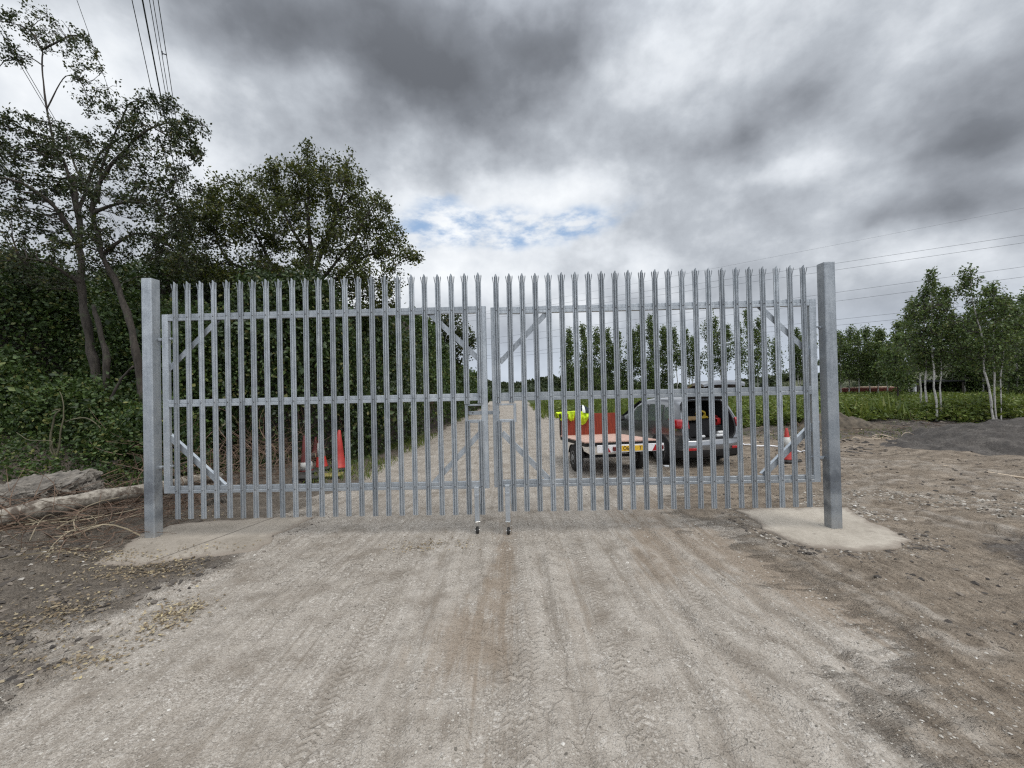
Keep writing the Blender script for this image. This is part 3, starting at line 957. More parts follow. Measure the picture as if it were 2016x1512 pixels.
def make_leaf(label, px, hinge_side):
    """px: measurements on the photograph"""
    u_out0 = gp(px['hinge_out'], 790)[0]; u_in0 = gp(px['lock_out'], 790)[0]
    lo_u = min(u_out0, u_in0); hi_u = max(u_out0, u_in0)
    r = thing('palisade_gate_leaf', label, 'gate', gw(lo_u), GA, 'leaves of the palisade gate')
    L = hi_u - lo_u

    def zz_(key):
        (xa, ya), (xb, yb) = px[key]
        return (gp(xa, ya)[1] + gp(xb, yb)[1]) / 2
    zt1, zt0 = zz_('top_hi'), zz_('top_lo')
    zm1, zm0 = zz_('mid_hi'), zz_('mid_lo')
    zb1, zb0 = zz_('bot_hi'), zz_('bot_lo')
    sw = .088
    for k, (u0, u1) in enumerate(((0, sw), (L - sw, L))):
        mb = MB(); mb.box(((u0 + u1) / 2, FD / 2, (zt1 + zb0) / 2), (u1 - u0, FD, zt1 - zb0), bev=.004)
        mb.build('stile', M['galv'], r)
    for nm, z0, z1 in (('top_rail', zt0, zt1), ('middle_rail', zm0, zm1), ('bottom_rail', zb0, zb1)):
        rail_mb(sw, L - sw, z0, z1).build(nm, M['galv'], r)
    for a, b2 in px['braces']:
        ua, za = gp(*a, -.03); ub, zb = gp(*b2, -.03)
        brace('brace', (ua - lo_u, za), (ub - lo_u, zb), r)
    # pales
    ua = gp(*px['pale_a'], .02)[0] - lo_u; ub = gp(*px['pale_b'], .02)[0] - lo_u
    ztop = (gp(*px['tip_a'], .02)[1] + gp(*px['tip_b'], .02)[1]) / 2
    zfoot = (gp(*px['foot_a'], .02)[1] + gp(*px['foot_b'], .02)[1]) / 2
    zc1 = gp(*px['cut_hi'])[1]; zc0 = gp(*px['cut_lo'])[1]
    bz = [zt0 + .045, zm0 + .05, zb1 - .055]
    full = pale_mesh(ztop - zfoot, bolts=[z - zfoot for z in bz])
    upper = pale_mesh(ztop - zc1, bolts=[z - zc1 for z in bz[:2]]); lower = pale_mesh(zc0 - zfoot, False, bolts=[bz[2] - zfoot])
    cut = (22, 23) if hinge_side < 0 else (0, 1)
    for i in range(24):
        u = ua + (ub - ua) * i / 23
        for me, z in (((upper, zc1), (lower, zfoot)) if i in cut else ((full, zfoot),)):
            o = bpy.data.objects.new('pale', me); COL.objects.link(o); o.parent = r
            o.location = (u + random.uniform(-.002, .002), -.009, z + random.uniform(-.004, .004))
            o.rotation_euler = (0, random.uniform(-.0012, .0012), random.uniform(-.05, .05))
    # lock frame
    (bx0, by0), (bx1, by1) = px['lock_box']
    u0, z1 = gp(bx0, by0); u1, z0 = gp(bx1, by1)
    u0 -= lo_u; u1 -= lo_u
    if hinge_side < 0:
        mb = MB()
        mb.box((u0 + .02, .02, (z0 + z1) / 2), (.04, .056, z1 - z0), bev=.003)
        mb.box(((u0 + .041 + L - sw - .001) / 2, .02, z1 - .012), (L - sw - u0 - .042, .052, .024), bev=.003)
        mb.box(((u0 + .041 + L - sw - .001) / 2, .02, z0 + .02), (L - sw - u0 - .042, .052, .04), bev=.003)
        mb.build('lock_frame', M['galv_bright'], r)
        mb = MB()
        zs = gp(960, 813)[1]
        mb.box(((u0 + .041 + L + .16) / 2, .066, zs), (L + .16 - u0 - .041, .014, .052), bev=.003)
        sb = mb.build('slide_bolt', M['galv_bright'], r)
        mb = MB(); mb.lathe([(.011, 0), (.011, .004), (.007, .01)], 10, (Matrix.Rotation(R(90), 3, 'X'), (u0 + .1, .0585, zs + .004)))
        mb.build('stud', M['bolt'], sb)
    else:
        mb = MB()
        mb.box((u1 - .02, .02, (z0 + z1) / 2), (.04, .056, z1 - z0), bev=.003)
        mb.box(((sw + .001 + u1 - .041) / 2, .02, z1 - .012), (u1 - .042 - sw, .052, .024), bev=.003)
        mb.box(((sw + .001 + u1 - .041) / 2, .02, z0 + .02), (u1 - .042 - sw, .052, .04), bev=.003)
        mb.build('lock_frame', M['galv_bright'], r)
    # hinges
    for hy in px['hinges']:
        u, z = gp(px['hinge_out'], hy)
        u -= lo_u
        s = -1 if hinge_side < 0 else 1
        mb = MB()
        mb.tube([(u + s * .13, .03, z), (u - s * .13, .03, z)], .011, 8)
        mb.box((u + s * .05, .03, z - .012), (.05, .05, .03), bev=.004)
        mb.box((u - s * .105, .03, z), (.012, .05, .034), bev=.003)
        mb.build('hinge', M['galv_bright'], r)
    # drop leg with castor
    ul, zl1 = gp(px['leg'], px['leg_top']); zl0 = gp(px['leg'], 1024)[1]
    ul -= lo_u
    mb = MB()
    mb.box((ul, -.035, (zl1 + zl0) / 2), (.064, .046, zl1 - zl0), bev=.004)
    mb.box((ul, -.061, zl1 - .115), (.05, .006, .03), bev=.002)
    mb.box((ul + .046, -.02, (zl1 + zl0) / 2 + .1), (.016, .012, zl1 - zl0 - .25), bev=.003)
    leg = mb.build('drop_leg', M['galv'], r)
    gpt = gw(lo_u + ul, .04)
    zg = hz_(gpt[0], gpt[1])
    zl0 = max(zl0, zg + .10)
    rot = Matrix.Rotation(px['castor'], 3, 'Z')
    rad = .047
    mb = MB()
    mb.box((0, 0, zl0 - zg - rad - .004), (.07, .07, .010), bev=.003)
    for s in (-1, 1):
        mb.box((s * .026, .012, zl0 - zg - rad - .05), (.006, .05, .085), bev=.002)
    mb.tube([(-.03, .018, 0), (.03, .018, 0)], .008, 8)
    fk = MB(); fk.add(np.concatenate(mb.v) @ np.array(rot).T + np.array([ul, -.035, zg + rad]), []); fk.f = mb.f; fk.m = mb.m
    fork = fk.build('castor_fork', M['zinc'], leg)
    mb = MB(); mb.lathe([(.03, -.017), (rad - .004, -.017), (rad, -.009), (rad, .009), (rad - .004, .017), (.03, .017)], 20,
                        (rot @ Matrix.Rotation(R(90), 3, 'Y'), tuple(np.array(rot) @ np.array([0, .018, 0]) + np.array([ul, -.035, zg + rad]))))
    mb.build('castor_wheel', M['black_rubber'], leg, True)
    return r


leaf_l = make_leaf('left leaf of the tall galvanised palisade gate, hung beside the hedge and log', dict(
    hinge_out=320, lock_out=960, top_hi=((340, 616), (950, 605)), top_lo=((340, 630), (950, 618)), mid_hi=((340, 786), (900, 776.5)), mid_lo=((340, 800), (900, 791)),
    bot_hi=((340, 957), (930, 949)), bot_lo=((340, 972), (930, 962)), braces=(((329, 731), (430, 629)), ((331, 858), (440, 958)), ((845, 617), (945, 709)), ((855, 950), (946, 852))),
    pale_a=(346, 790), pale_b=(945.5, 778), tip_a=(345, 552), tip_b=(943, 539), foot_a=(347, 1023), foot_b=(951, 1012), cut_hi=(930, 795), cut_lo=(930, 829),
    lock_box=((915, 796), (955, 832)), hinges=(667, 919), leg=939, leg_top=957, castor=.35), -1)
leaf_r = make_leaf('right leaf of the tall galvanised palisade gate, in front of trailer and car', dict(
    hinge_out=1612, lock_out=969.5, top_hi=((985, 604), (1590, 589)), top_lo=((985, 617), (1590, 603)), mid_hi=((1080, 772.5), (1590, 759)), mid_lo=((1080, 788), (1590, 776)),
    bot_hi=((985, 948), (1600, 933)), bot_lo=((985, 962), (1600, 947)), braces=(((984, 714), (1079, 613)), ((988, 852), (1088, 951)), ((1493, 602), (1606, 707)), ((1503, 936), (1611, 827))),
    pale_a=(981, 780), pale_b=(1588.5, 762), tip_a=(978, 537.5), tip_b=(1582, 523), foot_a=(985, 1011), foot_b=(1595, 995), cut_hi=(1010, 793), cut_lo=(1010, 828.5),
    lock_box=((975, 795), (1017, 831)), hinges=(643, 900), leg=999, leg_top=953, castor=-.1), 1)
# ------------------------------------------------------------------ plants
def unit(v):
    return v / (np.linalg.norm(v, axis=-1, keepdims=True) + 1e-9)


def add_leaves(mb, pts, size, rg, droop=.3, dirs=None, wid=.32, fold=.0):
    n = len(pts)
    d = rg.normal(size=(n, 3)); d[:, 2] -= droop
    if dirs is not None:
        d = d * .6 + dirs
    d = unit(d)
    a = unit(np.cross(d, rg.normal(size=(n, 3))))
    L = size * rg.uniform(.6, 1.3, size=(n, 1))
    nn = np.cross(d, a)
    p0 = pts; p2 = pts + d * L
    m_ = pts + d * L * .45 + nn * L * .06
    V = np.stack([p0, m_ + a * L * wid, p2, m_ - a * L * wid], 1).reshape(-1, 3)
    mb.add(V, np.arange(n * 4, dtype=np.int64).reshape(-1, 4))


def bez(a, c, b, k):
    tt = np.linspace(0, 1, k)[None, :, None]
    return a[:, None] * (1 - tt) ** 2 + 2 * c[:, None] * tt * (1 - tt) + b[:, None] * tt ** 2


def add_twigs(mb, paths, r0, r1):
    """three-sided tapered tubes, all at once. paths (n,k,3)"""
    n, k, _ = paths.shape
    if n == 0:
        return
    T = unit(np.gradient(paths, axis=1))
    A = unit(np.cross(T, np.array([.37, .61, .7])))
    B = np.cross(T, A)
    rr = (np.asarray(r0)[:, None] * (1 - np.linspace(0, 1, k)[None]) + np.asarray(r1)[:, None] * np.linspace(0, 1, k)[None])[..., None]
    ang = np.array([0, 2.094, 4.189])
    V = paths[:, :, None] + rr[:, :, None] * (np.cos(ang)[:, None] * A[:, :, None] + np.sin(ang)[:, None] * B[:, :, None])
    base = np.arange(n)[:, None, None] * (k * 3)
    i = np.arange(k - 1)[None, :, None] * 3; j = np.arange(3)[None, None]
    j2 = (j + 1) % 3
    q = np.stack([base + i + j, base + i + j2, base + i + 3 + j2, base + i + 3 + j], -1).reshape(-1, 4)
    mb.add(V.reshape(-1, 3), q)


def nearest(S, q, up_pen=.6):
    out = np.empty(len(q), int)
    for a in range(0, len(q), 400):
        dd = q[a:a + 400, None] - S[None]
        dist = np.linalg.norm(dd, axis=2) + up_pen * np.maximum(0, -dd[:, :, 2])
        out[a:a + 400] = dist.argmin(1)
    return out


def resample(pts, step=.12):
    pts = np.asarray(pts, float)
    # smooth curve through the points
    out = []
    n = len(pts)
    for i in range(n - 1):
        p0 = pts[max(i - 1, 0)]; p1 = pts[i]; p2 = pts[i + 1]; p3 = pts[min(i + 2, n - 1)]
        k = max(2, int(np.linalg.norm(p2 - p1) / step))
        for j in range(k):
            u = j / k
            out.append(.5 * ((2 * p1) + (p2 - p0) * u + (2 * p0 - 5 * p1 + 4 * p2 - p3) * u * u + (3 * p1 - p0 - 3 * p2 + p3) * u ** 3))
    out.append(pts[-1])
    return np.array(out)


def in_ball(n, rg, shell=.45):
    v = unit(rg.normal(size=(n, 3)))
    r = rg.uniform(shell ** 3, 1, size=(n, 1)) ** (1 / 3)
    return v * r


def make_tree(name, label, cat, limbs, blobs, leaf, lsize, seed, barkm=None, twigm=None, group=None, twig_r=.006, sub_r=.02, limb_n=8, lp=9, droop=.25, tw_droop=.1, spread=.07, base=None, shell=.35):
    """limbs: [(points, r0, r1)] ; blobs: [(centre, (rx,ry,rz), boughs, twigs)]"""
    rg = np.random.default_rng(seed)
    base = np.array(base if base is not None else limbs[0][0][0], float)
    r = thing(name, label, cat, tuple(base), 0, group)
    tm = MB(); S = []; SR = []
    for pts, r0, r1 in limbs:
        q = resample(pts)
        q = q + np.column_stack([fbm(np.arange(len(q)) * .17, np.full(len(q), k * 3.3 + r0 * 100), seed + k, 3) for k in range(3)]) * min(.10, r0 * 1.2)
        rad = np.linspace(r0, r1, len(q)) * (1 + .12 * np.sin(np.arange(len(q)) * .9))
        tm.tube(q - base, rad, limb_n)
        S.append(q); SR.append(rad)
    S = np.concatenate(S); SR = np.concatenate(SR)
    bm = MB(); lm = MB()
    S2 = [S]; any_tw = False
    for cen, rad, nb, nt in blobs:
        cen = np.array(cen, float); rad = np.array(rad, float)
        if nb:
            tgt = cen + in_ball(nb, rg, .3) * rad * .85
            ix = nearest(S, tgt, 1.2)
            st = S[ix]
            Ln = np.linalg.norm(tgt - st, axis=1, keepdims=True)
            ctl = st + (tgt - st) * .5 + np.array([0, 0, 1]) * Ln * rg.uniform(.0, .22, (nb, 1)) + rg.normal(size=(nb, 3)) * Ln * .09
            pa = bez(st, ctl, tgt, 8)
            pa[:, 1:-1] += rg.normal(size=(nb, 6, 3)) * Ln[:, None] * .018
            add_twigs(bm, pa - base, np.minimum(SR[ix] * .7, sub_r * (.5 + .5 * Ln[:, 0])), np.full(nb, twig_r))
            S2.append(pa[:, 2:].reshape(-1, 3))
            any_tw = True
    SS = np.concatenate(S2)
    for cen, rad, nb, nt in blobs:
        cen = np.array(cen, float); rad = np.array(rad, float)
        if not nt:
            continue
        tgt = cen + in_ball(nt, rg, shell) * rad
        st = SS[nearest(SS, tgt, .5)]
        Ln = np.linalg.norm(tgt - st, axis=1, keepdims=True)
        tgt = st + (tgt - st) * np.minimum(1, 1.4 / np.maximum(Ln, .01)) if Ln.mean() > 2.5 else tgt
        Ln = np.linalg.norm(tgt - st, axis=1, keepdims=True)
        ctl = st + (tgt - st) * .5 + np.array([0, 0, 1]) * Ln * .16 + rg.normal(size=(nt, 3)) * Ln * .12
        tg2 = tgt - np.array([0, 0, 1]) * Ln * tw_droop
        pa = bez(st, ctl, tg2, 6)
        add_twigs(bm, pa - base, np.full(nt, twig_r), np.full(nt, twig_r * .35))
        any_tw = True
        k = rg.integers(int(lp * .5), int(lp * 1.5) + 1, nt)
        rep = np.repeat(np.arange(nt), k)
        tt = rg.uniform(.25, 1.02, len(rep))[:, None]
        p = st[rep] * (1 - tt) ** 2 + 2 * ctl[rep] * tt * (1 - tt) + tg2[rep] * tt ** 2
        p = p + rg.normal(size=p.shape) * spread
        add_leaves(lm, p - base, lsize, rg, droop)
    if any_tw:
        k0 = tm.n
        for V_, F_ in zip(bm.v, bm.f):
            tm.v.append(V_); tm.f.append(F_ + k0); tm.m.append(1); tm.n += len(V_)
    tm.build('trunk', [barkm or M['bark'], twigm or M['twig']], r, True)
    if lm.n:
        lm.build('crown', leaf, r)
    return r


def L2(px, Y):
    """list of photo places -> world points at depth Y (number or list)"""
    return [P(x, y, Y if np.isscalar(Y) else Y[i]) for i, (x, y) in enumerate(px)]


def B2(px, py, rx, ry, Y, ryy, nb, nt):
    c = P(px, py, Y); s_ = Y / F
    return (c, (rx * s_, ryy, ry * s_), nb, nt)


# tall open tree on the left bank
YA = 9.6
make_tree('tree', 'tall open tree on the left bank with a forked grey trunk and thin high leader', 'tree',
          [(L2([(207, 868), (204, 835), (200, 795), (192, 745), (178, 680), (163, 600), (156, 520), (152, 460), (152, 400), (144, 345)], YA), .115, .045),
           (L2([(150, 420), (132, 330), (108, 285), (92, 215), (85, 150), (84, 98)], YA), .034, .012),
           (L2([(203, 800), (213, 745), (210, 690), (196, 650), (182, 600)], YA - .15), .085, .04),
           (L2([(152, 470), (110, 410), (40, 360), (-30, 345)], [YA, YA - .3, YA - .8, YA - 1.2]), .06, .02),
           (L2([(150, 430), (175, 360), (200, 300), (250, 262)], [YA, YA + .2, YA + .3, YA + .2]), .045, .015),
           (L2([(84, 98), (112, 84), (150, 70), (200, 105)], YA), .022, .006),
           (L2([(84, 98), (60, 60), (20, 45), (-30, 40)], [YA, YA, YA - .2, YA - .4]), .02, .006),
           (L2([(92, 215), (130, 150), (165, 170), (176, 230)], YA), .014, .005),
           (L2([(86, 130), (50, 110), (10, 120), (-10, 150)], YA), .014, .005),
           (L2([(160, 560), (100, 520), (40, 505)], [YA, YA - .4, YA - .8]), .05, .015)],
          [B2(70, 45, 70, 24, YA, .7, 8, 42), B2(10, 50, 40, 40, YA, .7, 6, 34), B2(120, 70, 55, 40, YA, .6, 6, 36), B2(18, 100, 26, 28, YA, .5, 3, 34), B2(165, 100, 40, 35, YA, .5, 5, 30), B2(175, 175, 25, 55, YA, .5, 5, 40), B2(205, 165, 26, 35, YA, .4, 3, 9),
           B2(95, 262, 60, 32, YA, .9, 8, 130), B2(20, 275, 55, 45, YA - .5, 1.0, 8, 140), B2(-40, 330, 60, 70, YA - .8, 1.1, 8, 120), B2(60, 330, 80, 55, YA, 1.2, 12, 170),
           B2(-20, 430, 70, 60, YA - .7, 1.1, 8, 120), B2(60, 430, 70, 55, YA - .3, 1.2, 9, 120), B2(150, 330, 60, 50, YA, 1.0, 8, 130), B2(140, 440, 60, 60, YA + .3, 1.1, 9, 110),
           B2(60, 520, 80, 50, YA - .5, 1.1, 8, 120)],
          M['tree_leaf'], .062, 11, group='trees of the left bank', lp=13, twig_r=.0055, spread=.04)
YB = 9.2
make_tree('tree', 'arching tree leaning over the left gate post, its bough reaching out below the cables', 'tree',
          [(L2([(290, 880), (284, 820), (276, 750), (268, 680), (248, 605), (215, 525), (195, 470), (186, 410), (200, 350), (240, 300), (300, 250), (360, 240), (405, 250)], YB), .095, .011),
           (L2([(186, 420), (230, 400), (280, 400), (330, 420)], [YB, YB - .2, YB - .3, YB - .4]), .04, .012),
           (L2([(205, 500), (260, 460), (310, 470), (350, 500)], [YB, YB + .2, YB + .3, YB + .4]), .04, .012),
           (L2([(192, 400), (205, 320), (235, 240), (255, 200), (300, 205), (335, 195)], YB), .03, .006),
           (L2([(188, 400), (150, 330), (130, 260)], YB), .03, .01),
           (L2([(300, 250), (350, 280), (385, 310)], YB), .014, .006)],
          [B2(245, 225, 42, 32, YB, .5, 4, 60), B2(310, 205, 45, 22, YB, .45, 4, 55), B2(300, 260, 70, 30, YB, .6, 6, 110), B2(375, 250, 45, 18, YB, .4, 5, 46), B2(370, 285, 28, 40, YB, .4, 4, 80),
           B2(215, 300, 55, 40, YB, .8, 7, 120), B2(290, 330, 70, 42, YB, .8, 8, 110), B2(355, 360, 36, 36, YB, .6, 5, 60), B2(225, 390, 60, 50, YB, 1.0, 8, 120), B2(310, 410, 60, 42, YB, .9, 8, 120),
           B2(355, 430, 40, 40, YB, .7, 4, 70), B2(250, 470, 70, 45, YB, .9, 8, 120), B2(340, 500, 60, 45, YB + .3, .9, 7, 110), B2(170, 500, 60, 45, YB - .2, .9, 6, 80)],
          M['tree_leaf'], .062, 12, group='trees of the left bank', lp=13, twig_r=.0055, spread=.04)

# dense thorn tree behind the left leaf
YC = 12.6
lab = 'dense round-headed thorn tree rising above the ivy hedge behind the left gate leaf'
make_tree('tree', lab, 'tree',
          [(L2([(610, 830), (612, 720), (606, 620), (612, 520), (606, 430), (604, 340), (606, 285)], YC), .16, .012),
           (L2([(610, 640), (560, 560), (510, 480), (480, 400)], YC), .08, .015), (L2([(610, 620), (670, 540), (740, 500), (820, 508)], YC), .08, .010),
           (L2([(608, 560), (650, 450), (680, 370), (690, 305)], YC), .07, .010), (L2([(606, 500), (560, 420), (530, 340)], YC), .06, .012),
           (L2([(612, 580), (690, 480), (740, 400)], [YC, YC - .5, YC - .8]), .06, .012), (L2([(600, 600), (520, 560), (440, 500), (420, 400)], YC), .07, .012)],
          [B2(606, 300, 15, 34, YC, .3, 2, 26), B2(690, 322, 12, 30, YC, .3, 2, 14), B2(655, 330, 24, 28, YC, .5, 3, 26), B2(600, 360, 70, 45, YC, 1.3, 9, 230), B2(530, 385, 60, 45, YC, 1.2, 8, 190), B2(670, 385, 55, 45, YC, 1.2, 8, 180), B2(715, 350, 14, 34, YC, .3, 3, 14),
           B2(735, 420, 40, 40, YC, 1.0, 6, 100), B2(600, 450, 90, 55, YC, 1.6, 10, 260), B2(500, 455, 60, 50, YC, 1.3, 8, 190), B2(700, 470, 70, 50, YC, 1.3, 9, 200), B2(440, 440, 42, 50, YC, 1.0, 6, 110), B2(428, 400, 14, 34, YC, .3, 2, 16), B2(395, 450, 40, 45, YC, .7, 6, 90), B2(455, 390, 45, 40, YC, 1.0, 6, 100), B2(405, 400, 30, 36, YC, .6, 4, 50), B2(350, 470, 40, 50, YC, .8, 5, 80), B2(380, 520, 45, 45, YC, .9, 5, 110),
           B2(770, 490, 40, 28, YC, .7, 5, 70), B2(812, 506, 24, 9, YC, .3, 3, 26), B2(780, 455, 18, 26, YC, .4, 2, 20), B2(620, 540, 110, 50, YC, 1.5, 10, 250), B2(740, 545, 60, 40, YC, 1.1, 7, 110), B2(490, 540, 80, 50, YC, 1.3, 8, 200), B2(690, 600, 90, 45, YC, 1.3, 7, 140), B2(765, 600, 30, 36, YC, .8, 3, 30)],
          M['may_leaf'], .085, 13, group=None, lp=16, twig_r=.006, tw_droop=-.05, spread=.08)

# dark ash further along the track
make_tree('tree', 'dark broad-leaved tree at the far end of the hedge, hanging over the dirt road', 'tree',
          [(L2([(872, 860), (874, 780), (868, 700), (880, 650), (892, 625)], 25.0), .2, .03), (L2([(870, 720), (905, 680), (930, 690)], 25.0), .08, .015), (L2([(868, 700), (835, 660), (815, 640)], 25.0), .08, .02)],
          [B2(835, 650, 40, 34, 25.0, 1.6, 8, 120), B2(885, 645, 45, 30, 25.0, 1.4, 8, 120), B2(850, 700, 50, 40, 25.0, 1.6, 8, 130), B2(905, 680, 32, 28, 25, 1.0, 6, 70), B2(925, 672, 14, 12, 25, .4, 3, 24), B2(895, 715, 16, 12, 25, .5, 2, 20), B2(840, 750, 40, 45, 25, 1.4, 5, 100), B2(800, 635, 30, 22, 25, 1, 4, 60)],
          M['tree_leaf'], .19, 14, lp=11, twig_r=.012, spread=.16)


# hedges and bushes: a twig-coloured core added to block light, stems and several layers of leaves
def make_bush(name, label, cat, path, depth, hts, leaf, lsize, n, seed, group=None, stem=True, base_z=None, rough=.35, layers=.5, hang=False, core=True):
    """path: list of (x, y) along the foot of the visible side (back side is depth away to the left/back of it)"""
    rg = np.random.default_rng(seed)
    path = np.array(path, float)
    seg = np.hypot(*(path[1:] - path[:-1]).T); cum = np.concatenate([[0], np.cumsum(seg)]); Lt = cum[-1]
    hts = np.asarray(hts, float)

    def at(s):
        s = np.clip(s, 0, Lt)
        x = np.interp(s, cum, path[:, 0]); y = np.interp(s, cum, path[:, 1])
        i = np.clip(np.searchsorted(cum, s, 'right') - 1, 0, len(seg) - 1)
        tx = (path[i + 1] - path[i]) / seg[i][:, None]
        return x, y, np.column_stack([-tx[:, 1], tx[:, 0]])
    mid = at(np.array([Lt / 2]))
    base = np.array([mid[0][0] + mid[2][0, 0] * depth / 2, mid[1][0] + mid[2][0, 1] * depth / 2, 0])
    base[2] = hz_(base[0], base[1])
    r = thing(name, label, cat, tuple(base), 0, group)

    def surf(s, a, inset=0.0):
        """a: 0 front foot .. 1 over the top .. back"""
        x, y, nrm = at(s)
        h = np.interp(s / Lt, np.linspace(0, 1, len(hts)), hts)
        h = h * (1 + rough * fbm(s * .55, np.full_like(s, seed * 1.7), seed, 4)) - inset * .6
        ends = np.clip(np.minimum(s, Lt - s) / (depth * .6) + .25, 0, 1) ** .5
        h = h * ends
        ph = a * math.pi
        u = (.5 - .5 * np.sign(np.cos(ph)) * np.abs(np.cos(ph)) ** .55)
        v = np.abs(np.sin(ph)) ** .55
        bul = rough * .9 * fbm(s * .8 + seed, v * h * .8, seed + 3, 4)
        off = u * depth * ends + depth * .5 * (1 - ends) + inset * np.cos(ph) - bul * np.cos(ph) - .1 * np.cos(ph) * np.sin(v * 3)
        px_ = x + nrm[:, 0] * off; py_ = y + nrm[:, 1] * off
        z0 = height(px_, py_)
        return np.column_stack([px_, py_, z0 + v * h])
    if core:
        ns = max(12, int(Lt / .35)); na = 22
        s_, a_ = np.meshgrid(np.linspace(.15, Lt - .15, ns), np.linspace(0, 1, na), indexing='ij')
        Pc = surf(s_.ravel(), a_.ravel(), .42).reshape(ns, na, 3) - base
        cm = MB(); cm.grid(Pc)
        for e in (0, -1):
            c0 = Pc[e].mean(0)
            cm.add(np.concatenate([Pc[e], c0[None]]), [(i, i + 1, na) for i in range(na - 1)])
        cm.build('light_block_core', M['twig'], r)
    lm = MB()
    s = rg.uniform(0, Lt, n)
    a = rg.uniform(0, .78, n) ** (1.0)
    p = surf(s, a, 0) + rg.normal(size=(n, 3)) * np.array([.16, .16, .14]) * (layers / .5)
    # clumps: leaves gather on sprays
    spn = n // 26
    cs = rg.uniform(0, Lt, spn); ca = rg.uniform(0, .7, spn)
    cp = surf(cs, ca, -.10 - .12 * rg.random(spn)[0])
    pick = rg.integers(0, spn, n // 2)
    p2 = cp[pick] + rg.normal(size=(n // 2, 3)) * np.array([.17, .17, .13])
    p = np.concatenate([p, p2]) - base
    keep = p[:, 2] + base[2] > height(p[:, 0] + base[0], p[:, 1] + base[1]) + .02
    add_leaves(lm, p[keep], lsize, rg, .8 if hang else .2)
    n3 = n // 7
    sel = rg.integers(0, max(3, n // 300), n3)
    cs2 = rg.uniform(0, Lt, max(3, n // 300)); ca2 = rg.uniform(.02, .6, max(3, n // 300))
    p3 = surf(cs2, ca2, -.22)[sel] + rg.normal(size=(n3, 3)) * np.array([.13, .13, .16]) - base
    add_leaves(lm, p3, lsize * 1.55, rg, .2)
    if stem:
        tm = MB(); k = int(Lt * 7)
        ss_ = rg.uniform(0.2, Lt - .2, k); sh = rg.uniform(.15, .6, k)
        f0 = surf(ss_, np.full(k, .02), .25); f1 = surf(np.clip(ss_ + rg.normal(size=k) * .5, 0, Lt), sh, .0)
        ct = (f0 + f1) / 2 + rg.normal(size=(k, 3)) * .2
        add_twigs(tm, bez(f0, ct, f1, 7) - base, rg.uniform(.008, .02, k), np.full(k, .004))
        tm.build('stems', M['root'], r)
    lm.build('foliage', leaf, r)
    return r


HG = 'hedge bushes along the left of the track'
make_bush('hedge', 'ivy-hung hedge bank behind the traffic cones and left gate leaf', 'hedge', [(-7.4, 9.6), (-5.5, 10.5), (-4.6, 11.0), (-3.9, 12.0)], 2.4, [3.9, 4.2, 4.4, 4.1], M['ivy_leaf'], .095, 36000, 21, HG, hang=True)
make_bush('hedge', 'dark ivy hedge between the thorn tree and the bend of the track', 'hedge', [(-4.0, 11.7), (-3.85, 14.5), (-3.75, 17.0)], 2.4, [4.2, 4.0, 3.9, 4.2], M['ivy_leaf'], .10, 22000, 22, HG, hang=True)
make_bush('hedge', 'farther yellow-green hedge lining the dirt road beyond the centre of the gate', 'hedge', [(-3.75, 16.8), (-3.6, 22.0), (-3.4, 28.0)], 2.6, [4.4, 4.6, 4.3, 3.8], M['hedge_leaf'], .14, 20000, 23, HG)
make_bush('hedge', 'low last stretch of hedge where the dirt road disappears', 'hedge', [(-3.4, 28.0), (-3.2, 36.0), (-3.0, 48.0)], 3.0, [3.2, 3.4, 3.0, 2.6], M['hedge_leaf'], .22, 9000, 24, HG, stem=False)
# thicket on the bank, left of the gate
TG = 'bushes of the left thicket'
make_bush('bush', 'leafy bush behind the gate post, against the arching tree', 'bush', [(-8.7, 9.5), (-7.0, 9.9)], 1.9, [3.6, 3.9, 3.7], M['hedge_leaf'], .085, 15000, 31, TG)
make_bush('bush', 'deep green bush round the foot of the tall forked tree', 'bush', [(-11.0, 10.3), (-8.4, 10.2)], 2.0, [2.9, 3.2, 3.0], M['hedge_leaf'], .085, 17000, 32, TG)
make_bush('bush', 'high bush at the left edge, behind the broken concrete', 'bush', [(-14.0, 9.3), (-10.9, 10.4)], 2.2, [3.5, 3.8, 3.3], M['hedge_leaf'], .085, 20000, 33, TG)
make_bush('bush', 'low bramble bush just above the dark log on the bank', 'bush', [(-10.6, 8.7), (-8.3, 8.6)], 1.2, [.75, 1.0, .8], M['hedge_leaf'], .08, 9000, 34, TG, core=False)
make_bush('bush', 'bramble bush spilling down behind the pale log beside the gate post', 'bush', [(-8.5, 8.3), (-7.0, 8.9)], 1.1, [.8, 1.1, .9], M['hedge_leaf'], .08, 7000, 35, TG, core=False)
make_bush('bush', 'pale-leaved low bush at the left edge above the concrete rubble', 'bush', [(-13.4, 7.9), (-10.6, 8.6)], 1.4, [1.3, 1.5, 1.0], M['hedge_leaf'], .085, 11000, 36, TG, core=False)
make_bush('tall_hedge', 'tall dark thicket closing the view far behind the forked tree', 'hedge', [(-19.0, 12.8), (-12.0, 13.2), (-6.5, 13.2)], 2.5, [4.3, 4.6, 4.9, 4.6], M['ivy_leaf'], .12, 26000, 37, TG)


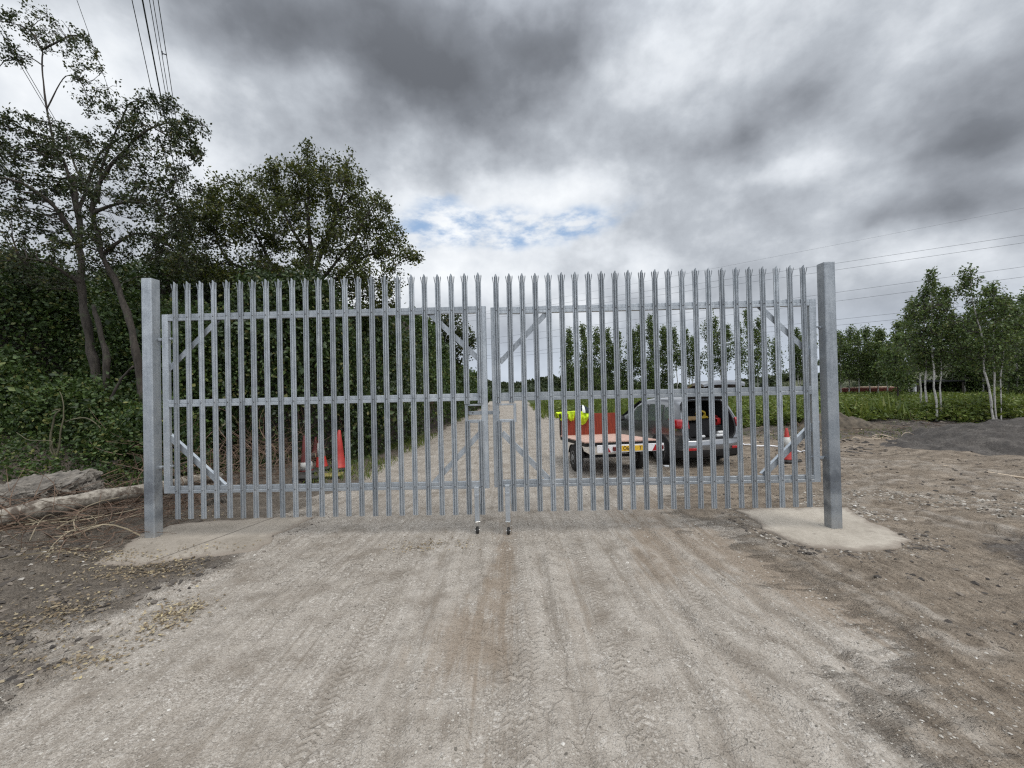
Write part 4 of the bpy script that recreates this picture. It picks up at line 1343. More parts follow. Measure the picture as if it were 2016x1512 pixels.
# ------------------------------------------------------------------ birches and the field on the right
def make_birch(label, foot, h, seed, lean=0.0, wide=.2, stems=1, group=None, crown0=.38, leaf='birch_leaf', ls=.14, dens=1.0, trunk_r=.06, name='birch_tree', bark='birch_bark'):
    rg = np.random.default_rng(seed)
    x0, y0 = foot; z0 = hz_(x0, y0) - .05
    limbs = []; blobs = []
    for k in range(stems):
        ln = lean + (k - (stems - 1) / 2) * .07
        ox = (k - (stems - 1) / 2) * .34
        tpx = x0 + ox + ln * h; tpy = y0 + rg.normal() * .15
        hk = h * (1 - .1 * k)
        mids = [np.array([x0 + ox + (tpx - x0 - ox) * f ** 1.25 + rg.normal() * .012 * h * f, y0 + (tpy - y0) * f + k * .15, z0 + hk * f]) for f in (0, .18, .36, .55, .75, 1.0)]
        limbs.append((mids, trunk_r * (1 - .2 * k), .012))
        nl = 6
        for i in range(nl):
            f = crown0 + (1 - crown0) * (i + .5) / nl
            c = resample(mids)[int(f * (len(resample(mids)) - 1))]
            rr = h * wide * (math.sin(math.pi * min(1, (.16 + .86 * (i + .6) / nl))) ** .7) * rg.uniform(.75, 1.2)
            for s in range(2):
                a = rg.uniform(0, 6.28)
                cc = c + np.array([math.cos(a), math.sin(a), 0]) * rr * .5
                blobs.append((cc, (rr * .72, rr * .72, h * (1 - crown0) / nl * 1.0), 3, int(22 * dens)))
    return make_tree(name, label, 'tree', limbs, blobs, M[leaf], ls, seed, M[bark], M['twig'], group, twig_r=.010, sub_r=.02, limb_n=6, lp=9, droop=.8, tw_droop=.22, spread=ls * .8, shell=.2)


def foot_at(px, Yd):
    p = P(px, 760, Yd)
    return (p[0], p[1])


def H_at(px, py, Yd):
    return P(px, py, Yd)[2]


make_birch('birch with a white trunk rising alone left of the leaning birch pair', foot_at(1822, 17.5), H_at(1825, 575, 17.5), 101, -.02, .17, 1, 'tall birches in the bracken', .42, ls=.10, dens=1.25, trunk_r=.045)
make_birch('tall birch in the bracken with two white trunks leaning apart', foot_at(1850, 17.0), H_at(1855, 548, 17.0), 102, .03, .17, 2, 'tall birches in the bracken', .42, ls=.10, dens=1.3, trunk_r=.045)
make_birch('tallest birch, three white stems together near the right edge', foot_at(1968, 16.2), H_at(1960, 528, 16.2), 103, .0, .19, 3, 'tall birches in the bracken', .44, ls=.10, dens=1.2, trunk_r=.045)
make_birch('dark-trunked young tree in front of the long red machine', foot_at(1768, 24), H_at(1765, 660, 24), 104, .0, .22, 1, None, .4, ls=.16, bark='bark')
make_birch('birch with a crooked white foot in front of the dark shed', foot_at(1812, 21), H_at(1800, 590, 21), 105, -.03, .2, 1, 'tall birches in the bracken', .4, ls=.11, dens=1.1, trunk_r=.05)

# row across the field behind the trailer and the car
RG = 'slender birches in the row across the field'
rows = [(1122, 655, 44, .12, .18), (1150, 645, 46, .16, .14), (1174, 650, 46, .16, .12), (1198, 655, 47, .16, .12), (1222, 658, 46, .16, .12), (1246, 655, 46, .16, .14), (1268, 645, 45, .15, .14), (1284, 628, 45, .13, .18), (1305, 650, 46, .13, .22)]
opens = [(1333, 648, 44, .10, .48), (1362, 652, 44, .14, .42), (1405, 620, 42, .12, .35), (1424, 628, 42, .12, .42), (1459, 636, 44, .08, .42), (1490, 612, 40, .13, .35), (1535, 668, 44, .15, .42), (1574, 650, 44, .12, .42), (1596, 612, 42, .07, .35)]
for i, (px, py, Yd, wd, c0) in enumerate(rows):
    make_birch('slender birch in the close-set part of the row behind the trailer', foot_at(px, Yd), H_at(px, py, Yd), 200 + i, rng.uniform(-.02, .02), wd, 1, RG, c0, ls=.20, dens=1.6, trunk_r=.07)
for i, (px, py, Yd, wd, c0) in enumerate(opens):
    make_birch('slender birch in the gappy part of the far row above the parked car', foot_at(px, Yd), H_at(px, py, Yd), 230 + i, rng.uniform(-.03, .03), wd, 1 + (i % 2), RG + ' with gaps', c0, ls=.18, dens=.85, trunk_r=.06)
# wood right of the gate
WG = 'trees of the wood beyond the bracken'
wood = [(1655, 655, 36), (1672, 648, 38), (1692, 655, 36), (1712, 648, 37), (1728, 655, 36), (1748, 650, 34), (1772, 640, 33), (1790, 625, 31), (1878, 625, 30), (1898, 640, 29), (1918, 610, 30), (1936, 600, 28), (1985, 590, 27), (2004, 600, 26), (2026, 590, 27), (2050, 570, 25), (2085, 580, 25)]
for i, (px, py, Yd) in enumerate(wood):
    make_birch('thin dark-crowned tree in the wood beyond the bracken, right of the gate', foot_at(px, Yd), H_at(px, py, Yd), 300 + i, rng.uniform(-.03, .03), .24, 1, WG, .34 if px < 1780 else .2, ls=.17, dens=1.2, trunk_r=.06)


# far woods: one mass each
def far_wood(name, xs, y, hts, n, ls, seed, leaf, dep=8.0, kind='stuff'):
    rg = np.random.default_rng(seed)
    u = rg.random(n)
    x = xs[0] + (xs[1] - xs[0]) * u
    h = np.interp(u, np.linspace(0, 1, len(hts)), hts) * (1 + .55 * fbm(x * .16, x * 0 + seed, seed, 4)) + .5 * fbm(x * .9, x * 0, seed + 2, 3)
    k = rg.random(n) ** .75
    dd = (rg.random(n) - .5) * dep * (1.05 - k)
    yy = y + dd + 2.0 * fbm(x * .2, k * 3, seed + 5, 3)
    z = h * k
    lm = MB()
    add_leaves(lm, np.column_stack([x, yy, z]), ls, rg, .0, wid=.45)
    # dim interior
    g = np.linspace(xs[0], xs[1], 160)
    hh = np.interp(np.linspace(0, 1, 160), np.linspace(0, 1, len(hts)), hts) * (1 + .55 * fbm(g * .16, g * 0 + seed, seed, 4)) * .8
    rows_ = []
    for f_, o_ in ((0, -dep * .3), (.55, -dep * .26), (.9, -dep * .1), (1.0, 0), (.9, dep * .1), (0, dep * .3)):
        rows_.append(np.column_stack([g, y + o_ + .5 * fbm(g * .7, g * 0 + f_, seed + 9, 3), hh * f_]))
    lm.grid(np.stack(rows_), 0)
    o = lm.build(name, leaf)
    return tag(o, kind=kind)


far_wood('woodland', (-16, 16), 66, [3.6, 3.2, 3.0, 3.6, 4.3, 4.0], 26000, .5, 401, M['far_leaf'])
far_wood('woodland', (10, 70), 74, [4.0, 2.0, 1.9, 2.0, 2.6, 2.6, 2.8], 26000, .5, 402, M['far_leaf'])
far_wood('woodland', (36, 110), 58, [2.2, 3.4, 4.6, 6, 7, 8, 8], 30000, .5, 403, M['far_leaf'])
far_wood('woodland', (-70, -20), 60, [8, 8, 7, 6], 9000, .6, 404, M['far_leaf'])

# bracken and weeds
def undergrowth(n, seed):
    rg = np.random.default_rng(seed)
    y = 16.6 + 30 * rg.random(n * 2) ** 1.9
    x = rg.uniform(3.0, 52, n * 2)
    edge = 16.6 + 1.3 * fbm(x * .5, x * 0 + 2, 3, 4)
    ok = (y > edge) & (x < y * 1.5 + 1.0) & ((x > 6.0 + fbm(y * .4, y * 0, 9, 3)) | (y > 24))
    x = x[ok][:n]; y = y[ok][:n]
    h = (.85 + .55 * fbm(x * .45, y * .45, 5, 4) + .25 * fbm(x * 1.6, y * 1.6, 8, 3)) * ss(0, 1.6, y - (16.6 + 1.3 * fbm(x * .5, x * 0 + 2, 3, 4)) + .5)
    h = np.clip(h, .12, 1.9)
    lm = MB()
    m_ = 9
    rep = np.repeat(np.arange(len(x)), m_)
    base = np.column_stack([x, y, height(x, y)])[rep]
    a = rg.uniform(0, 6.283, len(rep)); k = rg.random(len(rep)) ** .6
    out = .20 * k
    p = base + np.column_stack([np.cos(a) * out, np.sin(a) * out, h[rep] * k])
    dirs = np.column_stack([np.cos(a), np.sin(a), .35 - .5 * k])
    add_leaves(lm, p, .17, rg, .1, dirs=dirs * 1.2, wid=.24)
    o = lm.build('undergrowth', M['fern_leaf'])
    return tag(o, kind='stuff')


undergrowth(21000, 77)


def verge(n, seed, xr, yr, hmax, leaf, name):
    rg = np.random.default_rng(seed)
    x = rg.uniform(*xr, n); y = rg.uniform(*yr, n)
    ok = fbm(x * .6, y * .6, seed, 3) > -.15
    x = x[ok]; y = y[ok]
    lm = MB()
    z = height(x, y)
    up = np.zeros((len(x), 3)); up[:, 2] = 1.6
    p = np.column_stack([x, y, z])
    add_leaves(lm, p, hmax, rg, 0, dirs=up, wid=.06)
    return tag(lm.build(name, leaf), kind='stuff')


def ground_cover(n, seed, xr, yr, keep, leaf, ls, hmax):
    rg = np.random.default_rng(seed)
    x = rg.uniform(*xr, n); y = rg.uniform(*yr, n)
    ok = keep(x, y)
    x = x[ok]; y = y[ok]
    mnd = np.clip(.5 + fbm(x * 1.2, y * 1.2, seed, 4), .1, 1.2) * hmax
    p = np.column_stack([x, y, height(x, y) + .02 + mnd * rg.random(len(x)) ** .8])
    lm = MB(); add_leaves(lm, p, ls, rg, .1)
    return tag(lm.build('ground_cover', leaf), kind='stuff')


ground_cover(32000, 61, (-15, -6.6), (6.2, 10.5), lambda x, y: (y > 7.25 - .9 * ss(-8.0, -9.5, x) + .45 * fbm(x * .8, x * 0, 4, 3)) & (y > 6.4 - (x + 9.5) * .0), M['hedge_leaf'], .07, .42)
ground_cover(5000, 62, (-6.8, -4.6), (8.6, 11.0), lambda x, y: y > 8.9 + (x + 6.5) * .95, M['ivy_leaf'], .07, .35)
verge(5200, 88, (-4.5, -3.1), (8.5, 34), .16, M['fern_leaf'], 'grass')
verge(22000, 92, (4, 46), (16.8, 34), .95, M['fern_leaf'], 'grass')
verge(5000, 89, (1.8, 8.0), (24, 44), .38, M['fern_leaf'], 'grass')
verge(500, 90, (4.9, 5.5), (3.5, 3.95), .05, M['fern_leaf'], 'grass')
verge(1800, 91, (8.2, 16), (13.5, 16.6), .10, M['fern_leaf'], 'grass')
# ------------------------------------------------------------------ logs, rubble, soil
def make_log(label, pts, r0, r1, mat, seed, n=14, cut=True, name='log'):
    rg = np.random.default_rng(seed)
    q = resample(pts, .07)
    base = q[len(q) // 2].copy()
    q = q + np.column_stack([fbm(np.arange(len(q)) * .11, np.full(len(q), k + .5), seed + k, 3) for k in range(3)]) * r0 * .35
    r = thing(name, label, 'log', tuple(base))
    mb = MB()
    rad = np.linspace(r0, r1, len(q)) * (1 + .22 * fbm(np.arange(len(q)) * .21, np.zeros(len(q)), seed + 7, 3))
    mb.tube(q - base, rad, n, cap=False)
    V = np.concatenate(mb.v)
    ax = np.repeat(q - base, n, 0)
    k = np.arange(len(V))
    V = ax + (V - ax) * (1 + .16 * fbm(k % n * .9, k // n * .35, seed + 3, 3))[:, None]
    mb.v = [V]
    mb.build('bark', mat, r, True)
    for e in (0, len(q) - 1):
        eb = MB()
        ring = V[e * n:(e + 1) * n]
        eb.add(np.concatenate([ring, ring.mean(0)[None]]), [(j, (j + 1) % n, n) for j in range(n)])
        eb.build('cut_end', M['log_end'] if cut else mat, r)
    return r


make_log('long pale birch log lying on the bank and running behind the left gate post', [P(-60, 1034, 5.15), P(60, 1003, 5.5), P(150, 986, 5.9), P(285, 966, 6.7), P(380, 945, 7.8), P(432, 937, 8.4)], .125, .09, M['log_bark'], 5)
make_log('dark rotting log on the bank above the broken concrete', [P(40, 957, 7.6), P(110, 938, 7.8), P(165, 923, 8.0), P(238, 914, 8.2)], .07, .085, M['dark_log'], 6)
make_log('weathered log at the foot of the ivy hedge, left of the traffic cones', [P(425, 943, 9.6), P(505, 918, 9.9), P(560, 906, 10.0), P(622, 896, 10.2)], .055, .065, M['dark_log'], 7)
make_log('short white stripped log lying on the churned soil before the bracken', [P(1762, 853, 14.9), P(1810, 855, 15.0), P(1860, 858, 15.0)], .05, .06, M['pale_wood'], 8, 8)
make_log('thin pale batten lying along the edge of the dark spoil heap', [G(1858, 917), G(1930, 928), G(2030, 943)], .022, .02, M['pale_wood'], 9, 6)


def make_branch(label, polys, seed, mat, cat='branch'):
    base = np.array(polys[0][0][0], float)
    r = thing('fallen_branch', label, cat, tuple(base))
    mb = MB()
    for pts, a, b2 in polys:
        q = resample(pts, .06)
        q = q + np.column_stack([fbm(np.arange(len(q)) * .2, np.full(len(q), k + a * 50), seed + k, 3) for k in range(3)]) * .03
        mb.tube(q - base, np.linspace(a, b2, len(q)), 6)
    mb.build('wood', mat, r, True)
    return r


make_branch('mossy broken branch standing up in a fork above the dark log', [
    (L2([(200, 950), (130, 946), (112, 925), (110, 900), (100, 870), (108, 820), (120, 805), (104, 810)], 7.85), .03, .012), (L2([(110, 905), (117, 860), (128, 800), (118, 770)], 7.8), .018, .006),
    (L2([(108, 905), (96, 880), (100, 868), (60, 868), (35, 850)], 7.8), .014, .004), (L2([(128, 830), (165, 822), (200, 845)], 8.2), .014, .010)], 4, M['moss_twig'])
make_branch('bare grey branch lying across the bramble beside the forked trunk', [
    (L2([(196, 848), (170, 822), (120, 810), (75, 812)], 8.6), .02, .006), (L2([(165, 822), (120, 838), (60, 850)], 8.5), .012, .004), (L2([(120, 810), (95, 790), (60, 790)], 8.5), .008, .003)], 5, M['moss_twig'])
make_branch('slanting dead branch leaning by the left gate post', [(L2([(212, 800), (225, 775), (240, 745), (262, 722)], 8.9), .03, .022)], 6, M['bark'])
make_branch('short dark broken stick between the dark log and the pale birch log', [(L2([(190, 935), (212, 928), (222, 945)], 8.0), .016, .01)], 7, M['bark'])


def make_rock(name, label, cat, loc, dims, rot, seed, mat, cuts=34):
    r_ = np.random.default_rng(seed)
    o_ = MB()
    lin = np.linspace(-1, 1, cuts)
    a, b2 = np.meshgrid(lin, lin, indexing='ij')
    for ax in range(3):
        for s in (-1, 1):
            q = np.zeros(a.shape + (3,))
            q[..., ax] = s; q[..., (ax + 1) % 3] = a * s; q[..., (ax + 2) % 3] = b2
            o_.grid(q)
    V = np.concatenate(o_.v)
    rr = np.linalg.norm(V, axis=1, keepdims=True)
    V = V * (.72 + .28 / rr)
    D_ = np.array(dims) / max(dims)
    W_ = V * D_
    f = fbm(W_[:, 0] * 2.2 + seed + W_[:, 2] * 1.7, W_[:, 1] * 2.2 + W_[:, 2] * 1.3, seed, 4)
    g = fbm(W_[:, 1] * 9 + seed + W_[:, 0] * 2, W_[:, 2] * 9 + W_[:, 0] * 9, seed + 5, 4)
    V = V * (1 + .22 * f + .20 * g)[:, None] * np.array(dims) / 2
    o_.v = [V]
    o = o_.build(name, mat)
    o.location = loc; o.rotation_euler = rot
    return tag(o, label, cat)


make_rock('concrete_slab', 'large broken concrete slab tipped on the bank above the pale log', 'rubble', tuple(P(80, 968, 6.75)), (1.25, .8, .34), (R(16), R(-5), R(12)), 3, M['rubble'])
make_rock('concrete_chunk', 'rough concrete chunk at the left edge beside the tipped slab', 'rubble', tuple(P(18, 985, 6.1)), (.75, .6, .36), (R(5), R(8), R(30)), 4, M['rubble'])
make_rock('concrete_chunk', 'small pointed concrete chunk behind the pale log near the post', 'rubble', tuple(P(182, 972, 6.9)), (.34, .26, .30), (R(20), R(40), R(10)), 5, M['rubble'])
make_rock('concrete_chunk', 'concrete lump under the lower brace of the left gate leaf', 'rubble', tuple(P(425, 978, 7.2)), (.36, .3, .28), (R(10), R(30), R(50)), 6, M['rubble'])
make_rock('concrete_chunk', 'dark lump of concrete half buried under the tipped slab', 'rubble', tuple(P(120, 1000, 6.45)), (.7, .35, .25), (R(0), R(10), R(5)), 8, M['dark_log'])  # darker than the other chunks, drawn in the dark log material

# spoil heap
mb = MB()
hx, hy = np.meshgrid(np.linspace(-1, 1, 260), np.linspace(-1, 1, 150), indexing='ij')
hxw = 16.6 + hx * 6.6; hyw = 11.6 + hy * 3.3
rr = np.sqrt(hx ** 2 + hy ** 2) * (1 + .22 * fbm(hxw * .5, hyw * .5, 5, 4))
hh_ = ss(1.0, .25, rr) * .62 * (1 + .35 * fbm(hxw * .6, hyw * .8, 15, 4)) + (fbm(hxw * 2.2, hyw * 2.2, 25, 5) * .13 + fbm(hxw * 7, hyw * 7, 26, 3) * .05) * ss(1.0, .75, rr)
hzw = height(hxw, hyw) - .06 + hh_
mb.grid(np.stack([hxw - 16.6, hyw - 11.6, hzw], -1))
m, t, b = new_mat('dark_spoil')
c = t.coord()
n1 = t.noise(c, 2.2, 6, .65); n2 = t.noise(c, 26, 5, .7)
v_ = t.math('ADD', t.math('MULTIPLY', n1, .5), t.math('MULTIPLY', n2, .5))
t.put(b.inputs['Base Color'], t.ramp(v_, [(.34, (.022, .019, .017)), (.52, (.062, .054, .047)), (.7, (.155, .138, .12))]))
b.inputs['Roughness'].default_value = .95
t.put(b.inputs['Normal'], t.bump(v_, .9, .05))
so_ = mb.build('spoil_heap', m, None, True)
so_.location = (16.6, 11.6, 0)
tag(so_, 'low heap of dark grey spoil at the right edge in front of the bracken', 'soil heap')
mb = MB()
hx, hy = np.meshgrid(np.linspace(-1, 1, 60), np.linspace(-1, 1, 40), indexing='ij')
bx_, by_ = foot_at(1655, 16.0)
hxw = bx_ + hx * 1.9; hyw = 16.1 + hy * .9
rr = np.sqrt(hx ** 2 + hy ** 2) * (1 + .3 * fbm(hxw, hyw, 5, 4))
hzw = height(hxw, hyw) - .05 + ss(1.0, .2, rr) * .5 * (1 + .5 * fbm(hxw * 1.5, hyw * 2, 35, 4)) + fbm(hxw * 5, hyw * 5, 45, 3) * .07 * ss(1, .6, rr)
mb.grid(np.stack([hxw - bx_, hyw - 16.1, hzw], -1))
o = mb.build('soil_heap', plain('brown_heap', (.085, .068, .048), .95, 0, .55, 5, .8, 14), None, True); o.location = (bx_, 16.1, 0)
tag(o, 'small brown heap of soil and roots beside the right gate post, at the bracken edge', 'soil heap')

# loose matter nobody could count
def scatter_twigs(name, n, xr, yr, zr, ln, rad, seed, mat, flat=.35, keep=None):
    rg = np.random.default_rng(seed)
    x = rg.uniform(*xr, n); y = rg.uniform(*yr, n)
    if keep is not None:
        ok = keep(x, y); x = x[ok]; y = y[ok]; n = len(x)
    z = height(x, y) + zr[0] + (zr[1] - zr[0]) * rg.random(n) ** 1.8
    a = np.column_stack([x, y, z])
    d = rg.normal(size=(n, 3)); d[:, 2] *= flat; d = unit(d)
    L = rg.uniform(ln[0], ln[1], (n, 1))
    bb = a + d * L
    bb[:, 2] = np.maximum(bb[:, 2], height(bb[:, 0], bb[:, 1]) + .01)
    ctl = (a + bb) / 2 + rg.normal(size=(n, 3)) * L * .22
    mb = MB()
    add_twigs(mb, bez(a, ctl, bb, 7), rg.uniform(rad[0], rad[1], n), np.full(n, rad[0] * .6))
    return tag(mb.build(name, mat), kind='stuff')


scatter_twigs('brushwood', 620, (-7.6, -5.2), (4.9, 7.4), (.0, .26), (.2, .9), (.004, .010), 1, M['root'])
scatter_twigs('brushwood', 26, (-7.0, -5.1), (4.7, 5.8), (.02, .12), (.5, 1.3), (.006, .011), 2, M['pale_twig'], .12)
scatter_twigs('brushwood', 620, (-7.8, -4.5), (7.4, 10.4), (.0, .75), (.3, 1.2), (.004, .011), 3, M['root'], .9, lambda x, y: (y > 7.0 + (x + 5.0) * -.3) & (x < -4.9 + (y - 9) * .25))
scatter_twigs('brushwood', 120, (8, 17), (13.6, 16.6), (.0, .10), (.3, 1.0), (.006, .014), 4, M['root'], .2)
scatter_twigs('brushwood', 60, (7.5, 14), (12.6, 16.2), (.0, .06), (.2, .8), (.006, .014), 14, M['pale_wood'], .12)


def litter(seed):
    rg = np.random.default_rng(seed)
    pts = []
    for px, py, sx, sy, n in ((150, 1105, 1.0, .14, 300), (255, 1128, .55, .12, 330), (330, 1118, .5, .12, 260), (230, 1095, .5, .10, 120), (95, 1215, .45, .14, 280), (165, 1195, .35, .12, 170), (335, 1222, .22, .16, 330), (345, 1205, .22, .10, 120),
                              (170, 1305, .35, .08, 150), (60, 1250, .5, .15, 120), (840, 1075, .45, .12, 160), (40, 1290, .4, .15, 70), (430, 1080, .6, .1, 50), (200, 1150, 1.0, .5, 220), (360, 1020, .8, .1, 160)):
        g = G(px, py)
        pts.append(np.column_stack([g[0] + rg.normal(size=n) * sx * .55, g[1] + rg.normal(size=n) * sy * 1.1]))
    p = np.concatenate(pts)
    ok = p[:, 0] > -7
    p = p[ok]
    z = height(p[:, 0], p[:, 1]) + .006 + rg.random(len(p)) * .012
    z = np.where(poly_dist(p[:, 0], p[:, 1], PAD_L) < 0, np.maximum(z, .022), z)
    d = rg.normal(size=(len(p), 3)); d[:, 2] = rg.uniform(-.05, .35, len(p)); d = unit(d)
    a = unit(np.cross(d, np.array([0, 0, 1.0]) + rg.normal(size=(len(p), 3)) * .35))
    L = rg.uniform(.014, .042, (len(p), 1))
    q = np.column_stack([p, z])
    V = np.stack([q, q + d * L * .45 + a * L * .3 + [0, 0, .004], q + d * L, q + d * L * .45 - a * L * .3], 1).reshape(-1, 3)
    mb = MB(); mb.add(V, np.arange(len(p) * 4, dtype=np.int64).reshape(-1, 4))
    return tag(mb.build('fallen_leaves', M['dead_leaf']), kind='stuff')


litter(3)


near_pad = None


def stones(n, xr, yr, size, seed, mat, name='gravel', keep=None, pw=2.2):
    rg = np.random.default_rng(seed)
    x = rg.uniform(*xr, n); y = yr[0] + (yr[1] - yr[0]) * rg.random(n) ** 1.25
    ok = (((poly_dist(x, y, PAD_L) > .03) & (poly_dist(x, y, PAD_R) > .03)) | (keep is near_pad)) & (fbm(x * 1.4, y * 1.1, seed, 4) > -.12)
    if keep is not None:
        ok &= keep(x, y)
    x = x[ok]; y = y[ok]; n = len(x)
    s = size[0] + (size[1] - size[0]) * rg.random(n) ** pw
    base = unit(np.array([[1, 0, 0], [0, 1, 0], [-1, 0, 0], [0, -1, 0], [0, 0, 1], [.7, .7, .5], [-.7, .7, .5], [-.7, -.7, .5], [.7, -.7, .5]], float))
    ft = np.array([(0, 1, 5), (1, 2, 6), (2, 3, 7), (3, 0, 8), (0, 5, 8), (1, 6, 5), (2, 7, 6), (3, 8, 7), (4, 5, 6), (4, 6, 7), (4, 7, 8), (4, 8, 5)][:], dtype=np.int64)
    ft = ft[:, [0, 1, 2]]
    V = base[None] * rg.uniform(.65, 1.2, (n, 9, 1)) * s[:, None, None] * np.stack([rg.uniform(.7, 1.4, n), rg.uniform(.7, 1.4, n), rg.uniform(.45, .9, n)], -1)[:, None]
    an = rg.uniform(0, 6.28, n)
    c_, s_ = np.cos(an)[:, None], np.sin(an)[:, None]
    V = np.stack([V[..., 0] * c_ - V[..., 1] * s_, V[..., 0] * s_ + V[..., 1] * c_, V[..., 2]], -1)
    V = V + np.stack([x, y, height(x, y) - s * .12], -1)[:, None]
    mb = MB(); mb.add(V.reshape(-1, 3), (np.arange(n)[:, None, None] * 9 + ft[None]).reshape(-1, 3))
    return tag(mb.build(name, mat), kind='stuff')


m, t, b = new_mat('loose_stone')
g_ = t.node('ShaderNodeNewGeometry')
t.put(b.inputs['Base Color'], t.ramp(g_.outputs['Random Per Island'], [(0, (.10, .088, .072)), (.3, (.22, .195, .16)), (.65, (.33, .30, .26)), (.95, (.42, .39, .34)), (1, (.58, .55, .50))]))
b.inputs['Roughness'].default_value = .93
M['loose'] = m
stones(17000, (-3.6, 3.4), (1.6, 6.0), (.0028, .011), 31, M['loose'])
stones(5200, (-3.4, 3.6), (4.5, 14), (.004, .016), 32, M['loose'])
stones(1500, (4.6, 8.6), (5.7, 7.3), (.008, .036), 33, M['loose'])
stones(2200, (1.6, 7.5), (2.0, 7.5), (.004, .014), 34, M['loose'])
stones(420, (-7, -4.0), (3.2, 5.2), (.006, .035), 35, M['loose'])
m, t, b = new_mat('clod')
g_ = t.node('ShaderNodeNewGeometry')
t.put(b.inputs['Base Color'], t.ramp(g_.outputs['Random Per Island'], [(0, (.035, .03, .026)), (.5, (.085, .072, .06)), (1, (.19, .16, .13))]))
b.inputs['Roughness'].default_value = .95
stones(5000, (3.4, 13), (2.6, 12.5), (.005, .036), 36, m, 'clods')
stones(3500, (-8, -3.3), (2.4, 5.6), (.005, .04), 37, m, 'clods')
stones(1500, (8, 18), (11, 16.8), (.02, .10), 38, m, 'clods')

def near_pad(x, y):
    d = np.minimum(poly_dist(x, y, PAD_R), poly_dist(x, y, PAD_L))
    return (d > -.08) & (d < .30)


def stones_on(n, poly, size, seed, mat, name):
    k0 = stones.__defaults__
    return stones(n, (poly[:, 0].min() - .5, poly[:, 0].max() + .5), (poly[:, 1].min() - .5, poly[:, 1].max() + .5), size, seed, mat, name, near_pad)


stones_on(2600, PAD_R, (.005, .032), 41, m, 'clods')
stones_on(1500, PAD_R, (.004, .022), 42, M['loose'], 'gravel')
def foot_dirt(cx, cy, n, seed):
    global near_pad
    keep_ = near_pad
    near_pad = lambda x, y: (np.maximum(np.abs(x - cx), np.abs(y - cy)) < .13) & (np.maximum(np.abs(x - cx), np.abs(y - cy)) > .068)
    o_ = stones(n, (cx - .15, cx + .15), (cy - .15, cy + .15), (.004, .013), seed, m, 'clods', near_pad)
    o_.location.z = .020
    near_pad = keep_


foot_dirt(GRp[0], GRp[1], 900, 44)
foot_dirt(GLp[0], GLp[1], 600, 45)
stones_on(1200, PAD_L, (.004, .020), 43, m, 'clods')

# ------------------------------------------------------------------ traffic cones
def make_cone(label, loc, h, red, sleeve=None, tilt=(0, 0), rz=0.0, grime=False):
    r = thing('traffic_cone', label, 'traffic cone', loc, rz, 'traffic cones by the track')
    r.rotation_euler = (tilt[0], tilt[1], rz)
    bw = h * .25
    mb = MB(); mb.box((0, 0, .022), (bw * 2, bw * 2, .044), bev=.012)
    mb.box((0, 0, .05), (bw * 1.55, bw * 1.55, .012), bev=.004)
    mb.build('base', M['cone_base'], r)
    rb = h * .16; rt = h * .035
    mb = MB(); mb.lathe([(rb * 1.16, .056), (rb, .075), (rt + (rb - rt) * .5, .075 + (h - .075) * .5), (rt, h - .008), (rt * .7, h)], 28)
    mb.build('cone_body', red, r, True)
    if sleeve:
        a, b2 = sleeve
        f = lambda z: rt + (rb - rt) * (h - z) / (h - .075) + .003
        mb = MB(); mb.lathe([(f(a), a), (f(b2), b2)], 28)
        mb.build('reflective_sleeve', M['cone_white'], r, True)
    return r


def cone_at(label, px, py, h, red, sleeve=None, tilt=(0, 0), rz=0.0):
    g = G(px, py)
    g[2] = hz_(g[0], g[1])
    return make_cone(label, tuple(g), h, red, sleeve, tilt, rz)


cone_at('tall plain red traffic cone, the one nearest the track by the hedge', 667, 929, .96, M['cone_red'], None, (R(-1.5), R(1.5)), .3)
cone_at('red traffic cone with a dirty white sleeve, amid the cones by the hedge', 634, 934, .80, M['cone_red'], (.30, .62), (R(2), R(-2)), .15)
cone_at('faded dusty red traffic cone, farthest from the track by the hedge', 605, 941, .86, M['cone_red_old'], (.09, .26), (R(-2), R(-3)), .5)
cone_at('dark red traffic cone half hidden behind the sleeved cone by the hedge', 620, 922, .60, M['cone_red_old'], None, (R(-4), R(2)), .1)
cone_at('red and white traffic cone standing alone on the mud by the right gate post', 1552, 907, .82, M['cone_red'], (.30, .60), (0, R(-2)), .2)


def make_block(label, px, py, w, mat, n, rz):
    g = G(px, py); g[2] = hz_(g[0], g[1])
    r = thing('rubber_base', label, 'rubber base', tuple(g), rz)
    for k in range(n):
        mb = MB(); mb.box((random.uniform(-.03, .03), random.uniform(-.02, .02), .03 + k * .058), (w, .32, .05), bev=.016)
        mb.build('layer', mat[k % len(mat)], r)
    return r


make_block('black and worn yellow rubber bases stacked before the sleeved cone', 650, 943, .48, [M['cone_base'], M['yellow_worn']], 2, .25)
make_block('pile of flat black rubber bases in front of the farthest hedge cone', 606, 950, .55, [M['cone_base']], 2, -.1)

# hose on the mud behind the right leaf
mb = MB()
q = resample([G(1440, 874), G(1475, 878), G(1530, 881), G(1560, 886), G(1590, 894), G(1608, 894), G(1613, 888)], .1)
q[:, 2] = height(q[:, 0], q[:, 1]) + .028
mb.tube(q - q[0], .025, 8)
o = mb.build('pipe', M['white_panel'], None, True); o.location = tuple(q[0])
tag(o, 'thin pale pipe lying on the mud behind the lone right-hand cone', 'pipe')
mb = MB()
gq = G(1312, 919)
mb.box((0, 0, .018), (.115, .07, .035), Matrix.Rotation(.1, 3, 'Z'), .006)
o = mb.build('litter', M['white_paper']); o.location = (gq[0], gq[1], hz_(gq[0], gq[1]))
tag(o, 'small white packet dropped on the ground beside the trailer wheel', 'litter')

